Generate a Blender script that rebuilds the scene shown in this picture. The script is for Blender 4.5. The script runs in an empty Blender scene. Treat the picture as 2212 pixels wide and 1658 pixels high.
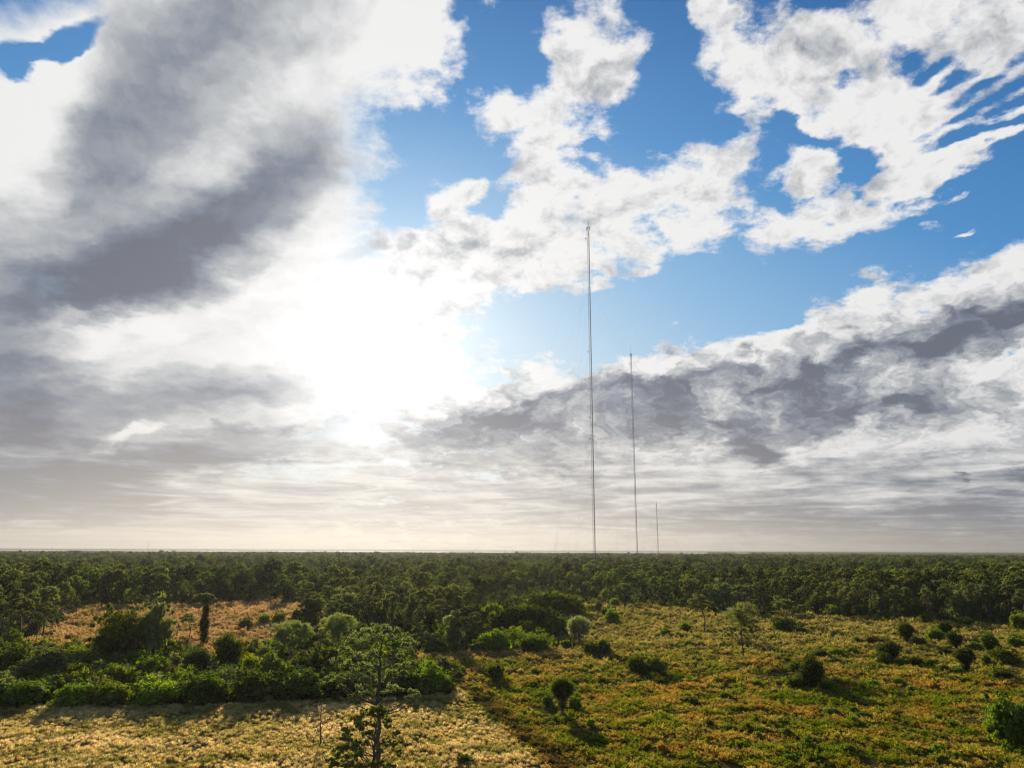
import bpy, math, random
import numpy as np
from mathutils import Vector, Matrix

SC = bpy.context.scene
COL = SC.collection
RAD = math.radians

# ------------------------------------------------------------------ camera
# drone camera 30 m above flat ground, looking along +Y and slightly up
H = 30.0
FPX = 1600.0                 # focal length in the 2212 x 1658 layout grid
PITCH = math.atan(357.5 / FPX)
ROLL = RAD(-0.23)
R_CAM = Matrix.Rotation(math.pi / 2 + PITCH, 3, 'X') @ Matrix.Rotation(-ROLL, 3, 'Z')
cam_data = bpy.data.cameras.new('camera')
cam = bpy.data.objects.new('camera', cam_data)
COL.objects.link(cam)
cam.location = (0, 0, H)
cam.rotation_euler = R_CAM.to_euler()
cam_data.sensor_width = 36.0
cam_data.lens = 36.0 * FPX / 2212.0
cam_data.clip_start = 0.5
cam_data.clip_end = 200000.0
SC.camera = cam
RN = np.array(R_CAM)


def direction(px, py):
    """direction in the world of a point of the layout grid"""
    d = RN @ np.array([px - 1106.0, 829.0 - py, -FPX])
    return d / np.linalg.norm(d)


def ground(px, py):
    """point of the flat ground seen at a point of the layout grid"""
    d = direction(px, py)
    t = -H / d[2]
    return np.array([d[0] * t, d[1] * t])


def project(x, y, z=0.0):
    """array version: ground coordinates to layout grid"""
    p = np.stack([np.asarray(x, float), np.asarray(y, float), np.asarray(z, float) + 0 * np.asarray(x, float) - H], -1) @ RN
    w = np.where(-p[..., 2] > 1e-3, -p[..., 2], 1e-3)
    return 1106.0 + FPX * p[..., 0] / w, 829.0 - FPX * p[..., 1] / w


# ------------------------------------------------------------------ sky
SUN_DIR = direction(815, 775)
SUN_EL = math.asin(SUN_DIR[2])
SUN_AZ = math.atan2(SUN_DIR[0], SUN_DIR[1])


class Nodes:
    """small helper to write node graphs as expressions"""
    def __init__(self, tree):
        self.t = tree
        self.n = tree.nodes
        self.l = tree.links

    def new(self, kind, **kw):
        nd = self.n.new(kind)
        for k, v in kw.items():
            setattr(nd, k, v)
        return nd

    def put(self, sock, v):
        if isinstance(v, bpy.types.NodeSocket):
            self.l.new(v, sock)
        elif v is not None:
            sock.default_value = v

    def math(self, op, a, b=None, c=None, clamp=False):
        nd = self.new('ShaderNodeMath', operation=op, use_clamp=clamp)
        for i, v in enumerate((a, b, c)):
            self.put(nd.inputs[i], v)
        return nd.outputs[0]

    def vmath(self, op, a, b=None, c=None, scale=None):
        nd = self.new('ShaderNodeVectorMath', operation=op)
        for i, v in enumerate((a, b, c)):
            self.put(nd.inputs[i], v)
        if scale is not None:
            self.put(nd.inputs['Scale'], scale)
        return nd.outputs['Value'] if op in ('LENGTH', 'DOT_PRODUCT', 'DISTANCE') else nd.outputs['Vector']

    def sep(self, v):
        nd = self.new('ShaderNodeSeparateXYZ')
        self.put(nd.inputs[0], v)
        return nd.outputs

    def comb(self, x=0.0, y=0.0, z=0.0):
        nd = self.new('ShaderNodeCombineXYZ')
        for i, v in enumerate((x, y, z)):
            self.put(nd.inputs[i], v)
        return nd.outputs[0]

    def noise(self, v, scale=1.0, detail=4.0, rough=0.55, dist=0.0, lac=2.0, color=False):
        nd = self.new('ShaderNodeTexNoise')
        self.put(nd.inputs['Vector'], v)
        nd.inputs['Scale'].default_value = scale
        nd.inputs['Detail'].default_value = detail
        nd.inputs['Roughness'].default_value = rough
        nd.inputs['Lacunarity'].default_value = lac
        nd.inputs['Distortion'].default_value = dist
        return nd.outputs['Color' if color else 'Fac']

    def smooth(self, v, a, b, lo=0.0, hi=1.0, kind='SMOOTHSTEP'):
        nd = self.new('ShaderNodeMapRange', interpolation_type=kind)
        self.put(nd.inputs['Value'], v)
        for k, q in (('From Min', a), ('From Max', b), ('To Min', lo), ('To Max', hi)):
            self.put(nd.inputs[k], q)
        return nd.outputs[0]

    def mix(self, f, a, b, blend='MIX'):
        nd = self.new('ShaderNodeMix', data_type='RGBA', blend_type=blend)
        self.put(nd.inputs[0], f)
        for s, v in ((nd.inputs[6], a), (nd.inputs[7], b)):
            if isinstance(v, (tuple, list)):
                v = tuple(v) + (1.0,) if len(v) == 3 else tuple(v)
            self.put(s, v)
        return nd.outputs[2]


def azel(px, py):
    d = direction(px, py)
    return np.array([math.atan2(d[0], d[1]), math.asin(d[2])])


def blob_params(x, y, rx, ry, rot):
    """an ellipse drawn in the layout grid as an ellipse on the celestial sphere"""
    c, s = math.cos(RAD(rot)), math.sin(RAD(rot))
    o = azel(x, y)
    e = 12.0
    J1 = (azel(x + c * e, y - s * e) - azel(x - c * e, y + s * e)) / (2 * e) * rx
    J2 = (azel(x + s * e, y + c * e) - azel(x - s * e, y - c * e)) / (2 * e) * ry
    U, S, _ = np.linalg.svd(np.stack([J1, J2], 1))
    if np.linalg.det(U) < 0:
        U[:, 1] *= -1
    return o, math.atan2(U[1, 0], U[0, 0]), S


# cloud cover: (x, y, half width, half height, tilt, weight); negative = gap
COVER = [
    (430, 130, 640, 300, 25, 1.6), (150, 560, 600, 480, 0, 1.6), (860, 60, 200, 170, 40, 1.1),
    (200, 980, 620, 210, 5, 1.5), (690, 400, 230, 170, 50, 1.1), (800, 640, 420, 150, 5, 1.0),
    (800, 800, 420, 160, 0, 1.0), (905, 190, 120, 90, 50, .7), (150, 250, 220, 130, 20, .7),
    (128, 92, 105, 42, 22, -2.6), (20, 125, 50, 40, 0, -1.6), (85, 315, 75, 32, -35, -1.3), (330, 55, 40, 30, 0, -.5),
    # gaps of blue right of the great cloud
    (1080, 120, 120, 160, -10, -.7), (930, 340, 100, 90, 45, -.7), (855, 440, 60, 90, 10, -.6), (1500, 640, 460, 70, 12, -.9),
    (1130, 690, 120, 60, 0, -.5),
    # cumulus field
    (1400, 45, 66, 55, 60, 1.0), (1300, 120, 120, 90, 30, 1.2), (1320, 215, 130, 90, -10, 1.2), (1120, 255, 140, 70, 10, 1.8),
    (1220, 310, 130, 50, 10, 1.0), (1000, 385, 130, 50, 12, 2.1), (1120, 370, 60, 26, 30, .6),
    (990, 560, 210, 110, 20, 1.2), (1180, 480, 160, 90, 10, 1.2), (1250, 570, 210, 80, 8, 1.1), (1400, 370, 130, 110, 0, 1.2),
    (1480, 410, 100, 90, -35, 1.1), (1510, 510, 100, 50, -10, 1.0), (1355, 618, 90, 18, -5, .9), (1060, 620, 160, 50, 0, .8),
    (1540, 130, 110, 100, 0, 1.2), (1650, 110, 130, 120, 0, 1.3), (1700, 190, 110, 90, 0, 1.1), (1525, 15, 70, 35, 0, 1.1), (1760, 50, 110, 90, -40, 1.2),
    (1600, 320, 90, 80, 0, 1.1), (1690, 420, 160, 90, 0, 1.2), (1850, 430, 120, 80, -10, 1.2), (1780, 340, 60, 60, 0, 1.0),
    (1900, 180, 130, 90, -30, 1.2), (1930, 270, 110, 90, -60, 1.1), (2060, 50, 220, 100, 0, 1.3), (2160, 160, 140, 70, 15, .9),
    (2090, 340, 130, 50, 22, 1.0), (1990, 400, 90, 34, 15, .9), (2010, 210, 90, 80, 0, .9), (1790, 510, 50, 26, -20, .8),
    (2170, 235, 120, 20, 14, 1.3), (2160, 290, 130, 18, 18, 1.3), (2050, 440, 130, 20, 20, 1.7), (2070, 482, 110, 15, 14, 1.5),
    (1450, 470, 130, 100, 0, 1.0), (1230, 400, 120, 60, 0, .9), (1420, 300, 90, 50, 0, .6), (1790, 470, 120, 60, 0, .8), (1560, 410, 70, 80, 0, .8), (1360, 540, 120, 70, 0, .8),
    (2050, 510, 80, 9, 14, .7), (2180, 395, 60, 12, 16, .5),
    (1838, 128, 60, 50, 0, -1.1), (1735, 268, 90, 26, -8, -1.4), (1885, 355, 40, 60, 30, -1.1), (1300, 322, 40, 16, 0, -.9), (1440, 190, 40, 110, 0, -1.6),
    (1455, 60, 40, 60, 0, -1.3), (1300, 400, 22, 60, 30, -.9), (1580, 560, 60, 60, 0, -.7), (2130, 430, 120, 60, 15, -.5), (1560, 260, 60, 20, 0, -.9),
    # lower bank
    (2060, 720, 420, 170, 16, 1.7), (1640, 810, 520, 100, 12, 1.6), (1250, 880, 360, 100, 8, 1.4), (1620, 672, 60, 28, 20, 1.0),
    (1465, 686, 36, 9, 0, .9), (1700, 1010, 900, 170, 0, 1.5), (1100, 1080, 1300, 120, 0, .9), (1900, 880, 500, 150, 0, 1.0),
    (2150, 765, 90, 16, 12, -1.1), (2060, 1040, 180, 16, 0, -.7), (600, 1030, 190, 30, 0, -.45), (1480, 990, 60, 14, 0, -.5),
]
# grey undersides: weight > 0 darker, < 0 brighter
SHADE = [
    (430, 90, 380, 170, 35, .66), (230, 420, 330, 200, 10, .58), (500, 455, 320, 120, 38, .72), (260, 600, 350, 90, 14, .82),
    (640, 350, 130, 90, 50, .45), (60, 620, 220, 110, 0, .40), (480, 360, 190, 70, 25, -.45), (20, 800, 170, 120, 0, .85),
    (450, 850, 220, 60, 6, .75), (60, 930, 260, 80, 5, .85), (280, 1020, 460, 70, 10, .70), (60, 1080, 280, 70, 0, .60),
    (960, 935, 190, 50, 8, .45), (640, 985, 260, 36, 4, .35), (262, 944, 75, 24, 15, -.7), (130, 715, 150, 40, 0, -.40), (330, 715, 60, 30, 0, -.40), (60, 230, 170, 120, 30, -.9), (50, 30, 120, 80, 30, -.9),
    (920, 110, 170, 150, 50, -.8), (40, 380, 130, 60, 0, -.5), (700, 930, 260, 26, 5, .35),
    (2130, 670, 240, 70, 18, .70), (1850, 780, 230, 50, 20, .72), (1690, 830, 110, 40, 15, .35), (1480, 820, 260, 45, 14, .38), (1330, 880, 280, 60, 5, .42),
    (1870, 890, 300, 50, 6, .6), (1560, 925, 150, 40, -8, .6), (1230, 960, 330, 60, 0, .32), (1640, 975, 80, 22, -14, .60), (1040, 900, 170, 70, 10, .40),
    (1100, 1010, 260, 30, 0, .30), (1900, 1135, 520, 42, 0, .62), (1500, 1120, 400, 50, 0, .25), (2080, 1048, 18, 12, 0, .8), (2190, 1030, 40, 20, 0, .5), (195, 1128, 40, 16, -12, .75),
    (1365, 110, 70, 40, 10, .34), (1745, 60, 60, 70, -50, .40), (1240, 190, 90, 50, 0, .14), (2130, 40, 150, 60, 0, .35), (1160, 530, 160, 60, 0, .14),
    (2080, 600, 200, 28, 18, -.5), (1700, 720, 260, 30, 15, -.35), (2160, 860, 200, 40, 10, -.2),
]


def build_sky():
    w = bpy.data.worlds.new('World')
    SC.world = w
    w.use_nodes = True
    t = w.node_tree
    t.nodes.clear()
    N = Nodes(t)
    out = N.new('ShaderNodeOutputWorld')
    bg = N.new('ShaderNodeBackground')
    t.links.new(bg.outputs[0], out.inputs[0])
    D = N.new('ShaderNodeTexCoord').outputs['Generated']
    D = N.vmath('NORMALIZE', D)
    x, y, z = N.sep(D)
    az = N.math('ARCTAN2', x, y)
    el = N.math('ARCSINE', z)
    P0 = N.comb(az, el, 0.0)
    # planar projection: cloud texture shrinks and flattens towards the horizon
    inv = N.math('DIVIDE', 1.0, N.math('ADD', N.math('MAXIMUM', z, 0.0), 0.26))
    PL = N.comb(N.math('MULTIPLY', x, inv), N.math('MULTIPLY', y, inv), 0.0)
    # warp
    wn = N.noise(PL, 2.6, 3.0, 0.55, color=True)
    wn = N.vmath('SUBTRACT', wn, (0.5, 0.5, 0.5))
    P = N.vmath('MULTIPLY_ADD', wn, (0.10, 0.075, 0.0), P0)
    wf = N.vmath('SUBTRACT', N.noise(PL, 9.0, 4.0, 0.6, color=True), (0.5, 0.5, 0.5))
    P = N.vmath('MULTIPLY_ADD', wf, (0.075, 0.065, 0.0), P)

    def field(blobs, start, gain):
        acc = start
        for (bx, by, rx, ry, rot, wt) in blobs:
            o, a, S = blob_params(bx, by, rx, ry, rot)
            mp = N.new('ShaderNodeMapping', vector_type='TEXTURE')
            N.put(mp.inputs['Vector'], P)
            mp.inputs['Location'].default_value = (o[0], o[1], 0)
            mp.inputs['Rotation'].default_value = (0, 0, a)
            mp.inputs['Scale'].default_value = (S[0] * 1.3, S[1] * 1.3, 1)
            g = N.new('ShaderNodeTexGradient', gradient_type='SPHERICAL')
            N.put(g.inputs[0], mp.outputs[0])
            v = N.math('MULTIPLY', g.outputs['Fac'], gain, clamp=True)
            acc = N.math('MULTIPLY_ADD', v, wt, acc)
        return acc

    cover = field(COVER, -0.12, 1.35)
    shade = field(SHADE, 0.0, 1.2)

    # angle to the sun
    sd = N.vmath('DOT_PRODUCT', D, tuple(SUN_DIR))
    ang = N.math('ARCCOSINE', N.math('MINIMUM', sd, 0.99999))

    # cumulus texture
    fine = N.noise(PL, 7.0, 10.0, 0.62, lac=2.15)
    fine2 = N.noise(N.vmath('ADD', PL, (-0.012, 0.035, 0.0)), 7.0, 5.0, 0.58, lac=2.15)
    mid = N.noise(PL, 3.0, 3.0, 0.5)
    # the great low cloud on the left is soft, the cumulus field crisp
    soft = N.smooth(az, -0.08, -0.30, 1.0, 0.32)
    high = N.math('MULTIPLY', N.smooth(el, 0.28, 0.42), N.smooth(az, -0.10, 0.0))
    cover = N.math('MULTIPLY', cover, N.math('MULTIPLY_ADD', high, -0.08, 1.0))
    dens = N.math('MULTIPLY_ADD', N.math('MULTIPLY', N.math('SUBTRACT', fine, 0.5), soft), 5.6, cover)
    dens = N.math('MULTIPLY_ADD', N.math('SUBTRACT', mid, 0.5), 1.8, dens)
    # behind the camera: scattered cloud everywhere
    back = N.smooth(y, 0.35, -0.1, 0.0, 0.55)
    dens = N.math('ADD', dens, back)
    low = N.smooth(el, 0.14, 0.02)
    dens = N.math('MULTIPLY_ADD', low, 0.5, dens)
    # the cumulus field breaks up into puffs
    vo = N.new('ShaderNodeTexVoronoi', feature='SMOOTH_F1')
    N.put(vo.inputs['Vector'], P)
    vo.inputs['Scale'].default_value = 9.0
    vo.inputs['Smoothness'].default_value = .35
    puff = N.math('SUBTRACT', 0.50, vo.outputs['Distance'])
    dens = N.math('MULTIPLY_ADD', N.math('MULTIPLY', puff, high), 2.6, dens)
    # ripples of thin cloud in the upper right
    pa, pe, _z = N.sep(N.vmath('MULTIPLY_ADD', wn, (0.05, 0.05, 0.0), P0))
    o, a, S = blob_params(2110, 330, 230, 230, 20)
    mp = N.new('ShaderNodeMapping', vector_type='TEXTURE')
    N.put(mp.inputs['Vector'], P)
    mp.inputs['Location'].default_value = (o[0], o[1], 0)
    mp.inputs['Rotation'].default_value = (0, 0, a)
    mp.inputs['Scale'].default_value = (S[0] * 1.4, S[1] * 1.4, 1)
    gr = N.new('ShaderNodeTexGradient', gradient_type='SPHERICAL')
    N.put(gr.inputs[0], mp.outputs[0])
    ph = N.math('MULTIPLY_ADD', pe, 320.0, N.math('MULTIPLY', pa, -92.0))
    rn = N.noise(PL, 4.5, 3.0, 0.6)
    ph = N.math('MULTIPLY_ADD', rn, 15.0, ph)
    ripple = N.math('MULTIPLY', N.math('SINE', ph), N.math('MULTIPLY', N.smooth(gr.outputs['Fac'], 0.05, 0.5), N.smooth(mid, 0.35, 0.6, 0.35, 1.2)))
    dens = N.math('MULTIPLY_ADD', ripple, 0.36, dens)
    alpha = N.smooth(dens, 0.25, N.smooth(soft, 0.45, 1.0, 1.4, 1.15))

    # streaks in the low sky
    st = N.noise(N.vmath('MULTIPLY', N.comb(az, N.math('LOGARITHM', N.math('ADD', N.math('MAXIMUM', el, 0.0), 0.035), 2.718), 0.0), (8.5, 8.5, 1.0)), 1.0, 7.0, 0.58, dist=0.7)
    lowmask = N.smooth(el, 0.17, 0.07)
    # inner shading of clouds: thick parts grey, relief towards the sun
    relief = N.math('MULTIPLY', N.math('SUBTRACT', fine, fine2), N.smooth(el, 0.24, 0.36, 0.5, 1.0))
    b1 = N.noise(P, 10.0, 8.0, 0.56, lac=2.1)
    b2 = N.noise(N.vmath('ADD', P, (-0.006, 0.018, 0.0)), 10.0, 4.0, 0.56, lac=2.1)
    billow = N.math('MULTIPLY', N.math('SUBTRACT', b2, b1), N.math('MULTIPLY', N.smooth(soft, 0.2, 1.0, 0.25, 1.0), N.smooth(el, 0.06, 0.16)))
    thick = N.smooth(dens, 0.9, 2.4)
    s = N.math('MULTIPLY_ADD', N.math('MULTIPLY', relief, soft), 1.9, shade)
    s = N.math('MULTIPLY_ADD', thick, 0.12, s)
    s = N.math('MULTIPLY_ADD', high, -0.12, s)
    s = N.math('MULTIPLY_ADD', N.smooth(el, 0.16, 0.05), 0.32, s)
    bank = N.math('MULTIPLY', N.smooth(el, 0.36, 0.26), N.smooth(az, -0.15, 0.0))
    s = N.math('MULTIPLY_ADD', billow, N.math('MULTIPLY_ADD', bank, -1.0, -2.9), s)
    s = N.math('MULTIPLY_ADD', N.math('MULTIPLY', bank, N.smooth(el, 0.09, 0.17)), N.smooth(cover, 0.9, 2.8, 0.0, 0.26), s)
    s = N.math('MULTIPLY_ADD', N.math('MULTIPLY', N.math('SUBTRACT', b1, 0.5), bank), 1.2, s)
    s = N.math('MULTIPLY_ADD', N.math('MULTIPLY', N.math('SUBTRACT', st, 0.5), 3.3), lowmask, s)
    s = N.math('MULTIPLY_ADD', N.math('SUBTRACT', mid, 0.5), 0.5, s)
    s = N.math('MULTIPLY_ADD', N.math('MULTIPLY', N.math('SUBTRACT', fine, 0.5), soft), -0.8, s)
    s = N.math('ADD', s, N.smooth(y, 0.3, -0.2, 0.0, 0.25))
    ramp = N.new('ShaderNodeValToRGB')
    N.put(ramp.inputs[0], N.math('MULTIPLY_ADD', s, 0.74, 0.09, clamp=True))
    el_ = ramp.color_ramp.elements
    el_[0].position = 0.0
    el_[0].color = (.86, .86, .86, 1)
    el_[1].position = 1.0
    el_[1].color = (.125, .145, .20, 1)
    for p, c in ((.14, (.76, .76, .77, 1)), (.36, (.52, .54, .56, 1)), (.60, (.31, .34, .39, 1)), (.80, (.18, .213, .285, 1))):
        e = el_.new(p)
        e.color = c
    cloud = ramp.outputs[0]
    # warm tint close to the horizon on the sun side
    warm = N.math('MULTIPLY', N.smooth(el, 0.22, 0.0), N.smooth(ang, 0.75, 0.1))
    cloud = N.mix(N.math('MULTIPLY', warm, 0.45), cloud, (.66, .60, .52))

    # clear air
    sky = N.new('ShaderNodeTexSky', sky_type='NISHITA')
    sky.sun_disc = False
    sky.sun_elevation = SUN_EL
    sky.sun_rotation = SUN_AZ
    sky.altitude = 30.0
    sky.air_density = 1.0
    sky.dust_density = 0.6
    sky.ozone_density = 3.0
    STR = 0.1
    blue = N.vmath('MULTIPLY', sky.outputs[0], (STR * SKYG[0], STR * SKYG[1], STR * SKYG[2]))
    rampb = N.new('ShaderNodeValToRGB')
    N.put(rampb.inputs[0], N.math('ADD', N.math('MULTIPLY', el, 0.9), N.math('MULTIPLY', ang, 0.55)))
    eb = rampb.color_ramp.elements
    eb[0].position = 0.1
    eb[0].color = (.62, .72, .80, 1)
    eb[1].position = 1.0
    eb[1].color = (.010, .12, .38, 1)
    for p, c in ((.36, (.48, .67, .82, 1)), (.52, (.24, .49, .77, 1)), (.72, (.06, .28, .62, 1))):
        e = eb.new(p)
        e.color = c
    blue = N.mix(0.88, blue, rampb.outputs[0])
    col = N.mix(alpha, blue, cloud)
    # light round the sun
    g1 = N.math('EXPONENT', N.math('MULTIPLY', ang, -12.5))
    g2 = N.math('EXPONENT', N.math('MULTIPLY', ang, -3.8))
    dim = N.smooth(shade, 0.1, 0.9, 1.0, 0.45)
    glow = N.math('MULTIPLY', N.math('MULTIPLY_ADD', g1, 0.82, N.math('MULTIPLY', g2, 0.09)), dim)
    col = N.mix(1.0, col, N.vmath('SCALE', (1.0, .985, .96), scale=glow), 'ADD')
    # air light along the horizon
    hz = N.math('EXPONENT', N.math('MULTIPLY', N.math('MAXIMUM', el, 0.0), -22.0))
    hzc = N.mix(N.smooth(ang, 0.3, 0.95), (.60, .55, .48), (.28, .33, .41))
    col = N.mix(N.math('MULTIPLY', hz, 0.6), col, hzc)
    # ground side of the sphere
    col = N.mix(N.smooth(z, -0.002, -0.05), col, (.10, .11, .07))
    col = N.vmath('SCALE', col, scale=SKYLEVEL / STR)
    N.put(bg.inputs['Color'], col)
    bg.inputs['Strength'].default_value = STR


SKYG = (1.0, 1.0, 1.0)
EXPOSURE = 0.85
SKYLEVEL = 2.0 ** -EXPOSURE
build_sky()
SC.world.cycles.sampling_method = 'MANUAL'
SC.world.cycles.sample_map_resolution = 256

sun_d = bpy.data.lights.new('sun', 'SUN')
sun_d.energy = 5.0
sun_d.angle = RAD(0.6)
sun_d.color = (1.0, .91, .78)
sun = bpy.data.objects.new('sun', sun_d)
COL.objects.link(sun)
sun.rotation_euler = Vector(SUN_DIR).to_track_quat('Z', 'Y').to_euler()
sun.location = (0, 0, 200)

vs = SC.view_settings
vs.view_transform = 'Standard'
vs.look = 'None'
vs.exposure = EXPOSURE
vs.gamma = 1.0

# ------------------------------------------------------------------ object helpers
def tag(o, label=None, cat=None, group=None, kind=None):
    for k, v in (('label', label), ('category', cat), ('group', group), ('kind', kind)):
        if v:
            o[k] = v
    return o


def link_obj(name, data, parent=None):
    o = bpy.data.objects.new(name, data)
    COL.objects.link(o)
    if parent:
        o.parent = parent
    return o


def mesh_from(name, V, F, mat, smooth=False):
    """V (n,3), F (m,4) or (m,3) index array, or list of such arrays"""
    me = bpy.data.meshes.new(name)
    Fs = F if isinstance(F, list) else [F]
    Fs = [f for f in Fs if len(f)]
    loops = np.concatenate([f.reshape(-1) for f in Fs]).astype(np.int32)
    sizes = np.concatenate([np.full(len(f), f.shape[1]) for f in Fs]).astype(np.int32)
    starts = np.concatenate([[0], np.cumsum(sizes)[:-1]]).astype(np.int32)
    me.vertices.add(len(V))
    me.vertices.foreach_set('co', np.asarray(V, np.float32).reshape(-1))
    me.loops.add(len(loops))
    me.loops.foreach_set('vertex_index', loops)
    me.polygons.add(len(sizes))
    me.polygons.foreach_set('loop_start', starts)
    me.polygons.foreach_set('loop_total', sizes)
    if smooth:
        me.polygons.foreach_set('use_smooth', np.ones(len(sizes), bool))
    me.update(calc_edges=True)
    me.validate()
    me.materials.append(mat)
    return me


def unit(v):
    return v / np.maximum(np.linalg.norm(v, axis=-1, keepdims=True), 1e-9)


def leaf_quads(rng, P, N, L, W, bend=0.0):
    """kite-shaped leaves at P facing N"""
    n = len(P)
    T = unit(np.cross(N, rng.normal(size=(n, 3))))
    B = np.cross(N, T)
    L = (L * rng.uniform(.65, 1.35, (n, 1)))
    W = (W * rng.uniform(.65, 1.35, (n, 1)))
    V = np.stack([P - T * L * .5, P + B * W * .5 + N * bend, P + T * L * .5, P - B * W * .5 + N * bend], 1)
    return V.reshape(-1, 3)


def cluster_leaves(rng, C, R, per, L, W, up=.25, shell=.55, spread=.8):
    """leaves spread through ellipsoids; C (m,3) R (m,3)"""
    C = np.asarray(C, float)
    R = np.asarray(R, float)
    m = len(C)
    cnt = np.maximum((per * rng.uniform(.8, 1.2, m)).astype(int), 3)
    idx = np.repeat(np.arange(m), cnt)
    d = unit(rng.normal(size=(len(idx), 3)))
    r = shell + (1 - shell) * rng.random((len(idx), 1))
    r = np.where(rng.random((len(idx), 1)) < .17, r * 1.32, r)
    P = C[idx] + d * r * R[idx]
    N = unit(d * .7 + rng.normal(size=d.shape) * spread * .6 + np.array([0, 0, up]))
    return leaf_quads(rng, P, N, L, W)


def tubes(paths, sides=6):
    """paths: list of (points (k,3), radii (k)) -> V, F"""
    Vs, Fs, off = [], [], 0
    for pts, rad in paths:
        pts = np.asarray(pts, float)
        k = len(pts)
        rad = np.broadcast_to(np.asarray(rad, float), (k,))
        tan = np.gradient(pts, axis=0)
        tan = unit(tan)
        ref = np.array([1.0, 0, 0]) if abs(tan[:, 0]).mean() < .8 else np.array([0, 1.0, 0])
        A = unit(np.cross(tan, ref))
        B = np.cross(tan, A)
        th = np.linspace(0, 2 * math.pi, sides, endpoint=False)
        ring = pts[:, None] + rad[:, None, None] * (np.cos(th)[None, :, None] * A[:, None] + np.sin(th)[None, :, None] * B[:, None])
        Vs.append(ring.reshape(-1, 3))
        i, j = np.meshgrid(np.arange(k - 1), np.arange(sides), indexing='ij')
        a = off + i * sides + j
        b = off + i * sides + (j + 1) % sides
        Fs.append(np.stack([a, b, b + sides, a + sides], -1).reshape(-1, 4))
        off += k * sides
    return np.concatenate(Vs), np.concatenate(Fs)


def quads_mesh(name, V, mat):
    return mesh_from(name, V, np.arange(len(V)).reshape(-1, 4), mat)


def smooth_path(pts, n=8):
    pts = np.asarray(pts, float)
    t = np.linspace(0, len(pts) - 1, n)
    return np.stack([np.interp(t, np.arange(len(pts)), pts[:, k]) for k in range(3)], 1)


# ------------------------------------------------------------------ materials
def leaf_mat(name, c1, c2, c3=None, trans=.35, gloss=.04, var=.35, scale=.6, tcol=None, stands=False):
    """foliage: clumps of slightly different leaf colour, light passing through the leaves"""
    m = bpy.data.materials.new(name)
    m.use_nodes = True
    t = m.node_tree
    t.nodes.clear()
    N = Nodes(t)
    out = N.new('ShaderNodeOutputMaterial')
    oi = N.new('ShaderNodeObjectInfo')
    pos = N.new('ShaderNodeNewGeometry').outputs['Position']
    n1 = N.noise(pos, scale, 3.0, .6)
    f = N.smooth(n1, .38, .62)
    col = N.mix(f, c1, c2)
    if c3:
        n3 = N.noise(pos, scale * 2.7, 2.0, .6)
        col = N.mix(N.smooth(n3, .56, .68), col, c3)
    if stands:                               # stands of different trees
        nb = N.noise(pos, .011, 4.0, .65)
        col = N.mix(N.smooth(nb, .52, .62), col, N.mix(1.0, col, (1.25, 1.05, .9), 'MULTIPLY'))
        col = N.mix(N.smooth(nb, .47, .38), col, N.mix(1.0, col, (.5, .62, .6), 'MULTIPLY'))
    hsv = N.new('ShaderNodeHueSaturation')
    N.put(hsv.inputs['Color'], col)
    N.put(hsv.inputs['Hue'], N.math('MULTIPLY_ADD', oi.outputs['Random'], .05, .475))
    rv = N.math('FRACT', N.math('MULTIPLY', oi.outputs['Random'], 7.31))
    N.put(hsv.inputs['Value'], N.math('MULTIPLY_ADD', rv, var * 2, 1 - var))
    col = hsv.outputs[0]
    d = N.new('ShaderNodeBsdfDiffuse')
    N.put(d.inputs[0], col)
    tr = N.new('ShaderNodeBsdfTranslucent')
    N.put(tr.inputs[0], N.mix(1.0, col, tcol or (1.25, 1.3, .55), 'MULTIPLY'))
    mx = N.new('ShaderNodeMixShader')
    mx.inputs[0].default_value = trans
    t.links.new(d.outputs[0], mx.inputs[1])
    t.links.new(tr.outputs[0], mx.inputs[2])
    g = N.new('ShaderNodeBsdfAnisotropic')
    g.inputs['Roughness'].default_value = .6
    g.inputs['Color'].default_value = (1, 1, 1, 1)
    mx2 = N.new('ShaderNodeMixShader')
    mx2.inputs[0].default_value = gloss
    t.links.new(mx.outputs[0], mx2.inputs[1])
    t.links.new(g.outputs[0], mx2.inputs[2])
    t.links.new(mx2.outputs[0], out.inputs[0])
    return m


def plain_mat(name, c1, c2=None, scale=2.0, rough=.9, metal=0.0, stretch=(1, 1, 1)):
    m = bpy.data.materials.new(name)
    m.use_nodes = True
    t = m.node_tree
    N = Nodes(t)
    b = t.nodes['Principled BSDF']
    tc = N.new('ShaderNodeTexCoord').outputs['Object']
    n = N.noise(N.vmath('MULTIPLY', tc, stretch), scale, 5.0, .65)
    N.put(b.inputs['Base Color'], N.mix(N.smooth(n, .3, .7), c1, c2 or c1))
    b.inputs['Roughness'].default_value = rough
    b.inputs['Metallic'].default_value = metal
    return m


M_PINE = leaf_mat('pine_needles', (.135, .145, .026), (.205, .210, .060), (.28, .28, .13), trans=.46, gloss=.02, tcol=(1.2, 1.2, .6))
M_PINELIGHT = leaf_mat('pale_pine_needles', (.20, .225, .05), (.27, .29, .09), (.34, .34, .18), trans=.5, gloss=.02)
M_FOREST = leaf_mat('forest_needles', (.105, .130, .018), (.170, .195, .038), (.25, .265, .09), trans=.50, gloss=.01, var=.62, scale=.12, stands=True, tcol=(1.2, 1.2, .55))
M_BROAD = leaf_mat('broad_leaves', (.11, .145, .005), (.20, .23, .008), (.31, .31, .012), trans=.50, gloss=.015)
M_LIME = leaf_mat('young_leaves', (.110, .165, .006), (.190, .240, .008), (.30, .30, .02), trans=.5, gloss=.015)
M_DARK = leaf_mat('vine_leaves', (.055, .078, .005), (.110, .130, .006), (.21, .21, .010), trans=.42, gloss=.015)
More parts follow.
